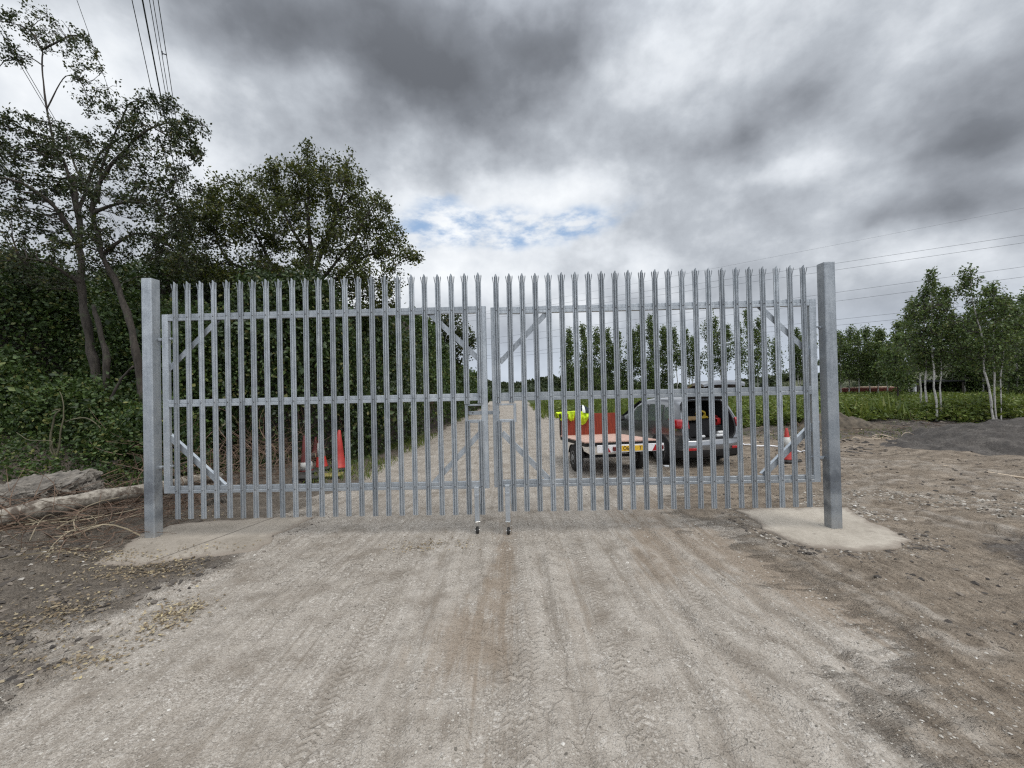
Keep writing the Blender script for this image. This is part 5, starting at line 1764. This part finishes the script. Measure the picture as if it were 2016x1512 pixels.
# ------------------------------------------------------------------ trailer
TX, TY, TR = 2.30, 8.6, R(90 + 6)
tr = thing('flatbed_trailer', 'small unhitched flatbed trailer with a red headboard and a white lighting board', 'trailer', (TX, TY, 0), TR)
TW = 1.62; TL = 2.4; Z0, Z1 = .784, .65


def tz(x):
    return Z0 + (Z1 - Z0) * x / TL


mb = MB(); mb.bar((0, 0, Z0 - .012), (TL, 0, Z1 - .012), TW, .024)
mb.build('deck', M['deck'], tr)
mb = MB()
for y in (-TW / 2 + .04, TW / 2 - .04, -.3, .3):
    mb.bar((.02, y, Z0 - .066), (TL - .02, y, Z1 - .066), .05, .08)
for x in (.025, .8, 1.6, TL - .03):
    mb.bar((x, -TW / 2 + .066, tz(x) - .068), (x, TW / 2 - .066, tz(x) - .068), .05, .06)
mb.build('chassis', M['steel_black'], tr)
mb = MB()
mb.bar((TL, -.5, Z1 - .07), (TL + 1.05, 0.03, .42), .06, .06); mb.bar((TL, .5, Z1 - .07), (TL + 1.05, -.03, .42), .06, .06)
mb.bar((TL + 1.0, 0, .425), (TL + 1.35, 0, .36), .07, .07); mb.tube([(TL + 1.15, .08, .5), (TL + 1.15, .08, .06)], .025, 8); mb.lathe([(.03, -.03), (.07, -.03), (.07, .03), (.03, .03)], 14, (Matrix.Rotation(R(90), 3, 'X'), (TL + 1.15, .08, .07)))
mb.build('drawbar', M['steel_black'], tr)
mb = MB()
mb.bar((.97, -.62, .31), (.97, .62, .31), .06, .06)
mb.build('axle', M['steel_black'], tr)
for y in (-.55, .55):
    mb = MB()
    for k in range(3):
        mb.bar((.62 + k * .05, y, .40 - k * .02), (1.32 - k * .05, y, .40 - k * .02), .05, .012)
    mb.bar((.62, y, .40), (.62, y, .64), .04, .03); mb.bar((1.32, y, .40), (1.32, y, .60), .04, .03)
    mb.bar((.62, y, .40), (1.32, y, .40), .03, .05)
    mb.build('leaf_spring', M['steel_black'], tr)
for y in (-.76, .74):
    wh = MB(); Mw = (Matrix.Rotation(R(90), 3, 'X'), (.97, y, .305))
    wh.lathe([(.17, -.085), (.285, -.085), (.303, -.06), (.305, 0), (.303, .06), (.285, .085), (.17, .085)], 28, Mw)
    wo = wh.build('wheel', M['black_rubber'], tr, True)
    hb = MB(); hb.lathe([(.165, -.06), (.15, -.088), (.08, -.07), (.06, -.1), (.04, -.1), (.04, .1), (.06, .1), (.08, .07), (.15, .088), (.165, .06)], 20, Mw)
    hb.build('hub', M['far_grey'], wo)
    mg = MB()
    pr = []
    for k in range(9):
        a = R(12 + 156 * k / 8)
        pr.append([(.97 + .36 * math.cos(a), y - .10, .305 + .30 * math.sin(a)), (.97 + .36 * math.cos(a), y + .10, .305 + .30 * math.sin(a))])
    mg.grid(np.array(pr))
    mgo = mg.build('mudguard', M['steel_black'], tr); sm = mgo.modifiers.new('thick', 'SOLIDIFY'); sm.thickness = .004
# headboard of upright planks between two posts
for k in range(4):
    w_ = (TW - .1) / 4
    mb = MB(); mb.box((TL - .02 + (k % 2) * .003, -TW / 2 + .05 + w_ * (k + .5), Z1 + .285), (.024, w_ - .006, .57), bev=.003)
    mb.build('headboard_plank', M['red_board'], tr)
for y in (-TW / 2 + .022, TW / 2 - .022):
    mb = MB(); mb.box((TL - .02, y, Z1 + .27), (.044, .04, .62), bev=.004)
    mb.build('post', M['steel_black'], tr)


def by(px):
    return -((px - 1008) / F * 8.55 - TX) + .0


lb = MB(); yb0, yb1 = by(1306), by(1170)
lb.box((-.07, (yb0 + yb1) / 2, .637), (.018, yb1 - yb0, .158), bev=.004)
lbo = lb.build('lighting_board', M['white_panel'], tr)
for px in (1190, 1288.5):
    y = by(px); h2 = .075
    mb = MB(); V = [(-.0815, y + h2, .567), (-.0815, y - h2, .567), (-.0815, y, .703), (-.0795, y + h2, .567), (-.0795, y - h2, .567), (-.0795, y, .703)]
    mb.add(V, [(0, 1, 2), (3, 5, 4), (0, 3, 4, 1), (1, 4, 5, 2), (2, 5, 3, 0)])
    mb.build('triangle_reflector', M['red_lens'], lbo)
for px in (1205, 1300.5):
    mb = MB(); mb.box((-.092, by(px), .635), (.026, .086, .10), bev=.012)
    mb.build('rear_lamp', M['dark_red_lens'], lbo)
yp0, yp1 = by(1264.5), by(1213)
mb = MB(); mb.box((-.082, (yp0 + yp1) / 2, .634), (.006, yp1 - yp0, .112), bev=.002)
plo = mb.build('number_plate', M['plate'], lbo)


def text_part(txt, size, y, z, x, parent, mat):
    cu = bpy.data.curves.new('lettering', 'FONT')
    cu.body = txt; cu.size = size; cu.align_x = 'CENTER'; cu.align_y = 'CENTER'; cu.extrude = .0008; cu.offset = .002
    to = bpy.data.objects.new('tmp', cu); COL.objects.link(to)
    bpy.context.view_layer.update()
    me = bpy.data.meshes.new_from_object(to.evaluated_get(bpy.context.evaluated_depsgraph_get()))
    bpy.data.objects.remove(to)
    me.materials.clear(); me.materials.append(mat)
    o = bpy.data.objects.new('lettering', me); COL.objects.link(o)
    o.parent = parent
    o.location = (x, y, z); o.rotation_euler = (R(90), 0, R(-90))
    return o


lt_mb = MB()
def text_mesh(txt, size, y, z, x):
    o = text_part(txt, size, 0, 0, 0, None, M['ink'])
    me = o.data
    V = np.empty(len(me.vertices) * 3, np.float32); me.vertices.foreach_get('co', V); V = V.reshape(-1, 3)
    V = V * np.array([.82, 1, 1])
    Rm = np.array(Matrix.Rotation(R(-90), 3, 'Z') @ Matrix.Rotation(R(90), 3, 'X'))
    lt_mb.add(V @ Rm.T + np.array([x, y, z]), [tuple(p.vertices) for p in me.polygons])
    bpy.data.objects.remove(o)


for ch, px in (('O', 1225.6), ('6', 1231.9), ('4', 1237.9), ('T', 1257.5)):
    text_mesh(ch, .118, by(px), .634, -.0862)
lt_mb.build('lettering', M['ink'], plo)

# jackets on the headboard
Zb = P(1160, 830, TY + TL * math.cos(R(6)) - .02)[1]
bot = np.array([(1095, 815), (1099, 822), (1104, 828), (1109, 830), (1114, 829), (1119, 827), (1127, 831), (1137, 834), (1146, 837), (1152, 834), (1157, 827), (1161, 816)], float)
top = np.array([(1095, 812.5), (1108, 812), (1120, 811), (1132, 810), (1146, 810.5), (1161, 814)], float)
us = np.linspace(1095, 1161, 46)
rowsj = []
zt_b = Z1 + .575
for k, f in enumerate(np.linspace(0, 1, 18)):
    yb_ = np.interp(us, top[:, 0], top[:, 1]) * (1 - f) + np.interp(us, bot[:, 0], bot[:, 1]) * f
    dep = .045 + .055 * np.sin(math.pi * min(1, f * .9 + .1)) + .12 * fbm(us * .10, np.full_like(us, f * 2.0), 5, 4) + .05 * np.sin(us * .38 + f * 2.5) + .03 * np.sin(us * .9 - f * 4)
    rowsj.append(np.array([P(u, yy, Zb - max(d_, .035) - (1160 - u) * .0002) for u, yy, d_ in zip(us, yb_, dep)]))
back = [rowsj[0] + np.array([0, .09, .012]), rowsj[0] + np.array([0, .16, -.02]), rowsj[0] + np.array([0, .17, -.16])]
J = np.stack(back[::-1] + rowsj)
cen = J.reshape(-1, 3).mean(0)
mb = MB(); mb.grid(J - cen)
o = mb.build('hi_vis_jacket', M['hivis'], None, True); o.location = tuple(cen)
sm = o.modifiers.new('thick', 'SOLIDIFY'); sm.thickness = .012
tag(o, 'bright yellow hi-vis jacket slung over the red trailer headboard', 'jacket')
c2 = P(1147, 812, Zb + .05)
r = thing('jacket', 'bundled navy jacket with silver reflective bands on top of the yellow one', 'jacket', tuple(c2))
th, ph = np.meshgrid(np.linspace(0, 2 * math.pi, 40), np.linspace(0, math.pi * .5, 14), indexing='ij')
rad_ = 1 + .22 * fbm(th * 1.2, ph * 2.2, 9, 4) * np.sin(th * .5) ** .5
Vx = np.stack([.215 * np.cos(th) * np.cos(ph) * rad_, .13 * np.sin(th) * np.cos(ph) * rad_, .19 * np.sin(ph) * rad_ - .01], -1)
Vx[-1] = Vx[0]
mb = MB(); mb.grid(Vx); mb.build('cloth', M['navy'], r, True)
for a0, a1, pmax in ((-2.45, -2.15, 1.25), (-1.72, -1.36, 1.4)):
    mb = MB()
    i0 = np.linspace(a0, a1, 5); j0 = np.linspace(0, pmax, 12)
    A_, B_ = np.meshgrid(i0, j0, indexing='ij')
    Q = np.stack([.222 * np.cos(A_) * np.cos(B_) * 1.07, .137 * np.sin(A_) * np.cos(B_) * 1.08, .195 * np.sin(B_) * 1.06], -1)
    mb.grid(Q); mb.build('reflective_band', M['reflective'], r, True)

# ------------------------------------------------------------------ car
CR = R(90 + 14.7)
car = thing('parked_car', 'dark grey hatchback parked beside the trailer with its tailgate wide open', 'car', (4.66, 9.52, 0), CR)
car.scale = (1.0, 1.0, 1.05)
xs_ = np.array([0, .10, .30, .55, .82, 1.1, 1.4, 1.75, 2.05, 2.35, 2.62, 2.9, 3.1, 3.35, 3.6, 3.85, 4.0, 4.1, 4.15])


def top_(x):
    return np.interp(x, [0, .3, .8, 1.3, 1.8, 2.05, 2.35, 2.62, 2.9, 3.3, 3.8, 4.0, 4.1, 4.15], [1.49, 1.525, 1.55, 1.56, 1.53, 1.47, 1.32, 1.15, .985, .95, .86, .76, .66, .55])


def waist_(x):
    return np.minimum(np.interp(x, [0, .5, 1.2, 2.7, 3.0], [1.04, 1.0, .95, .89, .89]), top_(x) - .05)


def wid_(x):
    return np.interp(x, [0, .12, .4, 1.0, 3.3, 3.8, 4.0, 4.1, 4.15], [.80, .83, .85, .855, .85, .82, .74, .66, .54])


def xr_(z):
    return np.interp(z, [.2, .62, .85, 1.05, 1.3, 1.52], [.03, .0, .02, .07, .19, .33])


def sec(x):
    w_ = wid_(x); tp = top_(x); wa = waist_(x)
    cab = np.clip((tp - wa - .08) / .3, 0, 1)
    wt = w_ * (.86 * (1 - cab) + .74 * cab)
    pts = [(0, .21), (w_ * .84, .21), (w_ * .96, .29), (w_, .40), (w_ * 1.005, .60), (w_ * 1.0, wa - .22), (w_ * .99, wa - .15), (w_ * .93, wa), (wt + .02, tp - .11 * cab - .02), (wt - .05, tp - .035 * cab - .008), (w_ * .4, tp), (0, tp + .008)]
    out = []
    for y, z in pts:
        f = max(0, 1 - x / 1.0)
        out.append((x + xr_(z) * f, y, z))
    return np.array(out)


S_ = np.stack([sec(x) for x in xs_])
NP = S_.shape[1]


def half(j0, j1, sgn):
    q = S_[:, j0:j1 + 1].copy(); q[..., 1] *= sgn
    return q if sgn > 0 else q[::-1]


mb = MB()
for sg in (1, -1):
    mb.grid(half(3, NP - 1, sg))
nose = S_[-1]
mb.add(np.concatenate([nose, nose * [1, -1, 1]]), [tuple(range(NP)) , tuple(range(2 * NP - 1, NP - 1, -1))])
bo = mb.build('body', M['paint'], car, True)
sm = bo.modifiers.new('round', 'SUBSURF'); sm.levels = 1; sm.render_levels = 2
mb = MB()
for sg in (1, -1):
    q = half(0, 3, sg).copy(); q[..., 1] *= 1.004
    mb.grid(q)
for sg in (1, -1):
    for cx_ in (.80, 3.28):
        n = 26; a = np.linspace(-.25, math.pi + .25, n)
        o1 = np.column_stack([cx_ + .40 * np.cos(a), np.full(n, sg * .866), .315 + .40 * np.sin(a)])
        i1 = np.column_stack([cx_ + .30 * np.cos(a), np.full(n, sg * .868), .315 + .31 * np.sin(a)])
        o0 = o1 * [1, .90, 1]
        mb.grid(np.stack([o0, o1, i1, i1 * [1, .85, 1]]))
        dk_ = np.concatenate([np.column_stack([cx_ + .36 * np.cos(a), np.full(n, sg * .862), .315 + .36 * np.sin(a)])])
        mb.add(dk_, [tuple(range(n))])
mb.build('lower_cladding', M['cladding'], car)
for sg in (1, -1):
    for cx_ in (.80, 3.28):
        Mw = (Matrix.Rotation(R(-90 * sg), 3, 'X'), (cx_, sg * .775, .318))
        wh = MB(); wh.lathe([(.20, -.10), (.295, -.10), (.315, -.08), (.318, 0), (.315, .08), (.295, .105), (.235, .105)], 32, Mw)
        wo = wh.build('wheel', M['black_rubber'], car, True)
        rm = MB()
        rm.lathe([(.232, .06), (.24, .10), (.232, .108), (.212, .10), (.205, .06)], 32, Mw)
        for k in range(5):
            a = k * 1.2566 + .3
            for da in (-.13, .13):
                p0 = np.array([.04 * math.cos(a), .04 * math.sin(a), .088]); p1 = np.array([.22 * math.cos(a + da), .22 * math.sin(a + da), .092])
                m3 = np.array(Mw[0]); p0 = m3 @ p0 + Mw[1]; p1 = m3 @ p1 + Mw[1]
                rm.bar(p0, p1, .03, .016, up=(0, 1, 0))
        rm.lathe([(.05, .07), (.05, .10), (.03, .106)], 14, Mw)
        rm.build('rim', M['rim'], wo)


def side_pt(x, f, sg, off=.006):
    s = sec(x); a = s[7]; b2 = s[8]
    p = a + (b2 - a) * f
    p = p + np.array([0, off, off * .35])
    return p * [1, sg, 1]


for sg in (1, -1):
    for (xa0, xa1, xb0, xb1, f0, f1) in ((.80, 1.44, .80, 1.44, .05, .90), (1.52, 2.34, 1.52, 2.10, .05, .90), (.44, .72, .50, .72, .10, .80)):
        g_ = np.array([[side_pt(x0 + (x1 - x0) * i / 8, f0 + (f1 - f0) * j / 6, sg) for i in range(9)] for j in range(7) for (x0, x1) in [(xa0 + (xb0 - xa0) * j / 6, xa1 + (xb1 - xa1) * j / 6)]])
        mb = MB(); mb.grid(g_.reshape(7, 9, 3)); mb.build('side_window', M['glass'], car, True)
    # mirrors
    mb = MB(); y = sg * .99
    mb.box((2.42, y, .98), (.13, .22, .15), bev=.045); mb.box((2.44, sg * .86, .93), (.07, .12, .05), bev=.012)
    mb.build('wing_mirror', M['cladding'], car, True)
    # lamps wrapping round the rear corner
    mb = MB()
    g_ = []
    for z in (.88, .95, 1.02, 1.08):
        row = []
        for (x, yy) in ((-.012, .60 if sg > 0 else .71), (-.018, .70 if sg > 0 else .75), (.012, .79), (.10, .845), (.24 + (z - .88) * .6, .866)):
            row.append((x + xr_(z), sg * yy, z))
        g_.append(row)
    mb.grid(np.array(g_)); lo_ = mb.build('tail_lamp', M['red_lens'], car, True)
    sm = lo_.modifiers.new('thick', 'SOLIDIFY'); sm.thickness = .03; sm.offset = -1 if sg > 0 else 1
    mb = MB(); mb.box((-.072, sg * .60, .43), (.02, .24, .055), bev=.009)
    mb.build('bumper_reflector', M['red_lens'], car)
ws_ = np.array([[((2.06 + .80 * f) + .0, (.60 + .14 * f) * u, float(top_(2.06 + .80 * f)) + .014 - .03 * u * u) for u in np.linspace(-1, 1, 9)] for f in np.linspace(0, 1, 7)])
mb = MB(); mb.grid(ws_); mb.build('windscreen', M['glass'], car, True)
# rear bumper
prof = [(.04, .22), (-.03, .26), (-.055, .40), (-.062, .50), (-.05, .585), (-.02, .622), (.10, .625)]
ys = [(-.845, .34), (-.80, .12), (-.70, .03), (-.4, .0), (0, -.008), (.4, .0), (.70, .03), (.80, .12), (.845, .34)]
mb = MB(); mb.grid(np.array([[(px + dx, y, pz) for (y, dx) in ys] for px, pz in prof[2:]]))
mb.build('rear_bumper', M['paint'], car, True)
mb = MB(); mb.grid(np.array([[(px + dx + .004, y, pz) for (y, dx) in ys] for px, pz in prof[:3]]))
mb.build('bumper_skirt', M['cladding'], car, True)
# boot: rim, floor and lining
rim = [(xr_(z) + .012, y, z) for y, z in ((.56, .63), (.64, .72), (.675, .85), (.665, 1.0), (.63, 1.2), (.58, 1.38), (.50, 1.455), (.25, 1.475), (0, 1.48))]
rim = rim + [(x, -y, z) for x, y, z in rim[-2::-1]]
rimq = resample(rim, .06)
mb = MB(); mb.tube(rimq, .022, 6); mb.tube([rim[0], rim[-1]], .02, 6)
mb.build('boot_seal', M['cladding'], car, True)
mb = MB()
outer = []
for p in rimq:
    z = p[2]; yy = abs(p[1])
    w2 = np.interp(z, [.6, .9, 1.1, 1.3, 1.5], [.80, .80, .755, .70, .63])
    k_ = np.interp(z, [1.40, 1.47], [0, 1])
    outer.append((p[0] + .012 * 0, np.sign(p[1]) * max(yy, (w2 * (1 - k_) + yy * k_)), z + .045 * k_))
outer = np.array(outer)
mb.grid(np.stack([rimq + [.004, 0, 0], outer + [.006, 0, 0]]))
mb.build('hatch_surround', M['paint'], car, True)
mb = MB()
inn = rimq.copy(); inn[:, 0] = .95; inn[:, 1] *= .92
mb.grid(np.stack([rimq, inn]))
mb.add(np.array([rim[0], rim[-1], (.95, -.52, .63), (.95, .52, .63)]), [(0, 1, 2, 3)])
mb.add(np.array([(.945, .70, .60), (.945, -.70, .60), (.945, -.68, 1.12), (.945, .68, 1.12)]), [(0, 1, 2, 3)])
mb.build('boot_lining', M['dark_inside'], car)
mb = MB()
for y in (-.36, .36):
    mb.box((1.02, y, .95), (.14, .56, .62), bev=.05); mb.box((1.03, y, 1.32), (.10, .26, .16), bev=.04)
mb.build('rear_seat', M['cladding'], car, True)
# open tailgate
tgp = [(.34, 1.535), (.22, 1.70), (.02, 1.85), (-.16, 1.915), (-.32, 1.93), (-.42, 1.89)]
wts = [.54, .60, .64, .66, .64, .56]
up_ = np.array([[(x, wv * u, z - .05 * abs(u) ** 3) for u in np.linspace(-1, 1, 13)] for (x, z), wv in zip(tgp, wts)])
dn = up_ - np.array([0, 0, .055]); dn[..., 1] *= .98
mb = MB(); mb.grid(up_)
mb.grid(np.stack([up_[-1], dn[-1]])); mb.grid(np.stack([up_[:, 0], dn[:, 0]])); mb.grid(np.stack([up_[:, -1], dn[:, -1]]))
tg = mb.build('tailgate', M['paint'], car, True)
mb = MB(); mb.grid(dn); mb.build('tailgate_lining', M['cladding'], tg, True)
gl = up_[1:4, 2:11] + np.array([0, 0, .006]); mb = MB(); mb.grid(gl); mb.build('rear_window', M['glass'], tg, True)
for sg in (1, -1):
    mb = MB(); mb.tube([(.24, sg * .60, 1.30), (.06, sg * .585, 1.76)], .011, 6); mb.build('gas_strut', M['steel_black'], tg)
mb = MB(); mb.tube([(.55, 0, 1.565), (.5, 0, 1.64)], .006, 5); mb.build('aerial', M['cladding'], car)

# what lies in the boot
CM4 = Matrix.Translation((4.66, 9.52, 0)) @ Matrix.Rotation(CR, 4, 'Z')


def in_car(name, label, cat, mb, mat, loc, rot=0.0, smooth=False):
    o = mb.build(name, mat, None, smooth)
    o.location = CM4 @ Vector(loc); o.rotation_euler = (0, 0, CR + rot)
    return tag(o, label, cat)


ZB = .675
mb = MB(); mb.box((0, 0, .165), (.34, .42, .33), bev=.02); mb.box((-.02, 0, .34), (.26, .30, .02), bev=.008); mb.tube([(-.02, -.12, .35), (-.02, -.07, .40), (-.02, .07, .40), (-.02, .12, .35)], .012, 6)
in_car('tool_bag', 'black tool bag in the open car boot, on the side nearest the trailer', 'bag', mb, M['black_bag'], (.42, .36, ZB))
mb = MB(); mb.box((0, 0, .2), (.36, .40, .40), bev=.02); mb.box((0, 0, .41), (.30, .34, .02), bev=.008)
in_car('tool_case', 'tall dark tool case in the middle of the open car boot', 'case', mb, M['black_bag'], (.50, -.12, ZB))
mb = MB(); mb.box((0, 0, .012), (.5, .50, .024), bev=.004); mb.box((-.24, 0, .05), (.02, .50, .09), bev=.004); mb.box((.24, 0, .05), (.02, .50, .09), bev=.004)
in_car('cardboard_tray', 'brown cardboard tray laid on the tool bag in the car boot', 'tray', mb, M['brown_card'], (.46, .40, ZB + .415))
mb = MB()
an = np.linspace(0, 6.2832, 25)
mb.tube(np.column_stack([.02 * np.sin(an * 2), .12 * np.cos(an), .10 + .085 * np.sin(an)]), .026, 8, False); mb.tube([(0, -.1, .05), (0, -.2, .02)], .03, 8); mb.box((0, -.02, .03), (.16, .16, .06), bev=.02)
in_car('strimmer', 'yellow power tool with a looped handle on the tool case in the car boot', 'power tool', mb, M['yellow_tool'], (.44, -.05, ZB + .425), 0, True)
mb = MB(); mb.box((0, 0, .09), (.20, .18, .18), bev=.03); mb.tube([(0, 0, .18), (.03, .01, .24)], .03, 10); mb.tube([(-.05, 0, .18), (-.05, 0, .22), (.06, 0, .22), (.06, 0, .18)], .012, 6)
in_car('fuel_can', 'small red fuel can in the right side of the open car boot', 'can', mb, M['red_tool'], (.40, -.44, ZB + .26), .2, True)
mb = MB(); mb.box((0, 0, .13), (.30, .26, .26), bev=.015); mb.box((0, 0, .268), (.32, .28, .014), bev=.004)
in_car('storage_box', 'dark storage box carrying the red fuel can in the car boot', 'box', mb, M['black_bag'], (.42, -.44, ZB - .02))
for k, (y, z, a) in enumerate(((-.30, .04, .1), (-.40, .04, -.2), (-.34, .108, .15))):
    mb = MB(); mb.lathe([(.012, -.1), (.036, -.1), (.038, -.09), (.038, .09), (.036, .1), (.012, .1)], 16, (Matrix.Rotation(R(90), 3, 'X') @ Matrix.Rotation(a, 3, 'Y'), (0, 0, 0)))
    in_car('paper_roll', ['white paper roll on the boot sill, lower and nearer the middle', 'white paper roll on the boot sill, lower and nearer the right wing', 'white paper roll lying on top of the other two on the boot sill'][k], 'paper roll', mb, M['white_paper'], (.12, y, ZB + z), 0, True)
mb = MB(); mb.lathe([(.03, -.09), (.032, -.085), (.032, .085), (.03, .09)], 14, (Matrix.Rotation(R(90), 3, 'X'), (0, 0, 0)))
in_car('paper_roll', 'single white roll lying alone on the boot sill below the tool bag', 'paper roll', mb, M['white_paper'], (.10, .22, ZB + .036), .1, True)

# ------------------------------------------------------------------ far machinery
fx, fy = foot_at(1711, 38)
r = thing('farm_trailer', 'long low red farm trailer far off in the bracken under the wood', 'farm trailer', (fx, fy, 0), -.62)
zt_ = P(1711, 761, 38)[2]
mb = MB(); mb.box((0, 0, zt_ - .30), (4.2, 1.6, .34), bev=.03)
for k in range(5):
    mb.box((-1.9 + k * .95, -.815, zt_ - .30), (.08, .03, .36))
mb.build('bed', M['far_red'], r)
mb = MB()
for k in range(3):
    mb.box((-.1 + k * .3, -.4 + k * .35, zt_ - .08 + .03 * k), (3.6 - k * .7, .24, .06), bev=.01)
mb.build('planks', M['pale_wood'], r)
for x in (-1.2, 1.2):
    for y in (-.7, .7):
        mb = MB(); mb.lathe([(.2, -.1), (.42, -.1), (.45, 0), (.42, .1), (.2, .1)], 20, (Matrix.Rotation(R(90), 3, 'X'), (x, y, .45))); mb.build('wheel', M['black_rubber'], r, True)
mb = MB(); mb.box((0, 0, zt_ / 2 - .12), (3.8, .5, max(.1, zt_ - .75))); mb.build('chassis', M['steel_black'], r)
sx, sy = foot_at(1864, 30)
r = thing('field_shelter', 'dark open-fronted field shelter with a pale end wall, among the birches', 'shelter', (sx, sy, 0), -.62)
zr = P(1864, 749, 30)[2]
mb = MB(); mb.box((0, 0, zr), (3.9, 2.4, .07), Matrix.Rotation(R(2), 3, 'X')); mb.build('roof', M['far_dark'], r)
mb = MB(); mb.box((-1.82, 0, zr / 2 - .04), (.06, 2.2, zr - .1)); mb.build('end_wall', M['white_panel'], r)
mb = MB(); mb.box((0, 1.1, zr / 2 - .06), (3.5, .06, zr - .16)); mb.box((1.82, 0, zr / 2 - .06), (.06, 2.2, zr - .16)); mb.build('back_wall', M['far_dark'], r)
mb = MB()
for k in range(4):
    mb.box((-1.7 + k * 1.14, -1.08, zr / 2 - .06), (.09, .09, zr - .14))
mb.build('posts', M['bark'], r)

# ------------------------------------------------------------------ overhead lines
def make_wire(label, a, b2, sag, rad, group, n=60, spacer=None):
    a = np.array(a, float); b2 = np.array(b2, float)
    tt = np.linspace(0, 1, n)[:, None]
    q = a + (b2 - a) * tt
    q[:, 2] -= (4 * sag * tt * (1 - tt))[:, 0]
    mb = MB(); mb.tube(q - a, rad, 5)
    o = mb.build('power_cable', M['wire'], None, True); o.location = tuple(a)
    return tag(o, label, 'power cable', group)


vx = ray(430, 777); vx = np.array([vx[0], vx[1], 0]); vx /= np.linalg.norm(vx)
LW = [(261, 21.0, .020, 'leftmost cable of the bundle passing over the arching tree'), (281.5, 20.0, .034, 'thickest cable of the bundle passing over the arching tree'), (295, 21.5, .018, 'third cable of the bundle over the arching tree, next to the thickest one'), (302, 22.6, .018, 'fourth cable of the bundle passing over the arching tree'), (312, 22.0, .020, 'rightmost cable of the bundle over the arching tree, with a small spacer'), (153, 24.0, .014, 'thin single cable between the forked tree leader and the cable bundle')]
for px, hgt, rad, lab in LW:
    d = ray(px, 0); p = np.array([0, 0, CAM_H]) + d * ((hgt - CAM_H) / d[2])
    o = make_wire(lab, p - vx * 14, p + vx * 190, 0.5, rad, 'cables over the left bank', 90)
    if px == 312:
        d2 = ray(322, 105)
        # spacer a little further along the same cable
        tpar = ((hgt - CAM_H) / d2[2]); ps = np.array([0, 0, CAM_H]) + d2 * tpar
        s_al = float((ps - p) @ vx)
        q = p + vx * s_al - np.array(o.location)
        mb = MB(); mb.tube([q + np.array([.0, 0, -.02]), q + np.array([-.22, -.05, .02])], .03, 6)
        mb.tube([q - vx * .05 + np.array([-.22, -.05, -.1]), q - vx * .05 + np.array([-.22, -.05, .12])], .03, 6)
        mb.build('spacer', M['wire'], o)
for k, (px, py) in enumerate(((33, 110), (39, 110))):
    d = ray(px, py); hgt = 20.0 + k * .3; p = np.array([0, 0, CAM_H]) + d * ((hgt - CAM_H) / d[2])
    make_wire(['left one of two thin cables seen under the forked tree leader', 'right one of two thin cables seen under the forked tree leader'][k], p - vx * 20, p + vx * 190, .5, .016, 'cables over the left bank', 90)
RW = [((1648, 519), (2016, 463), 'highest cable of the pairs crossing behind the right gate post'), ((1648, 532), (2016, 478), 'second cable down of those crossing behind the right gate post'), ((1650, 576), (2016, 525), 'third cable down of those crossing behind the right gate post'), ((1650, 593), (2016, 545), 'fourth cable down of those crossing behind the right gate post'), ((1650, 629), (1900, 602), 'fifth cable down of those crossing behind the right gate post'), ((1650, 640), (1900, 615), 'lowest cable of the pairs crossing behind the right gate post'), ((1270, 556), (1860, 440), 'faint lone cable above the pairs at the right, against the clouds')]
for k, ((xa, ya), (xb, yb), lab) in enumerate(RW):
    sl = (yb - ya) / (xb - xa)
    x1 = 2150; y1 = ya + sl * (x1 - xa)
    x0 = 700; y0 = ya + sl * .93 * (x0 - xa)
    Yr = 62 - 2 * (k % 2); Yl = 120
    a = P(x0, y0, Yl); b2 = P(x1, y1, Yr)
    make_wire(lab, a, b2, .35, .022 if k < 6 else .012, 'cable pairs crossing behind the gate')
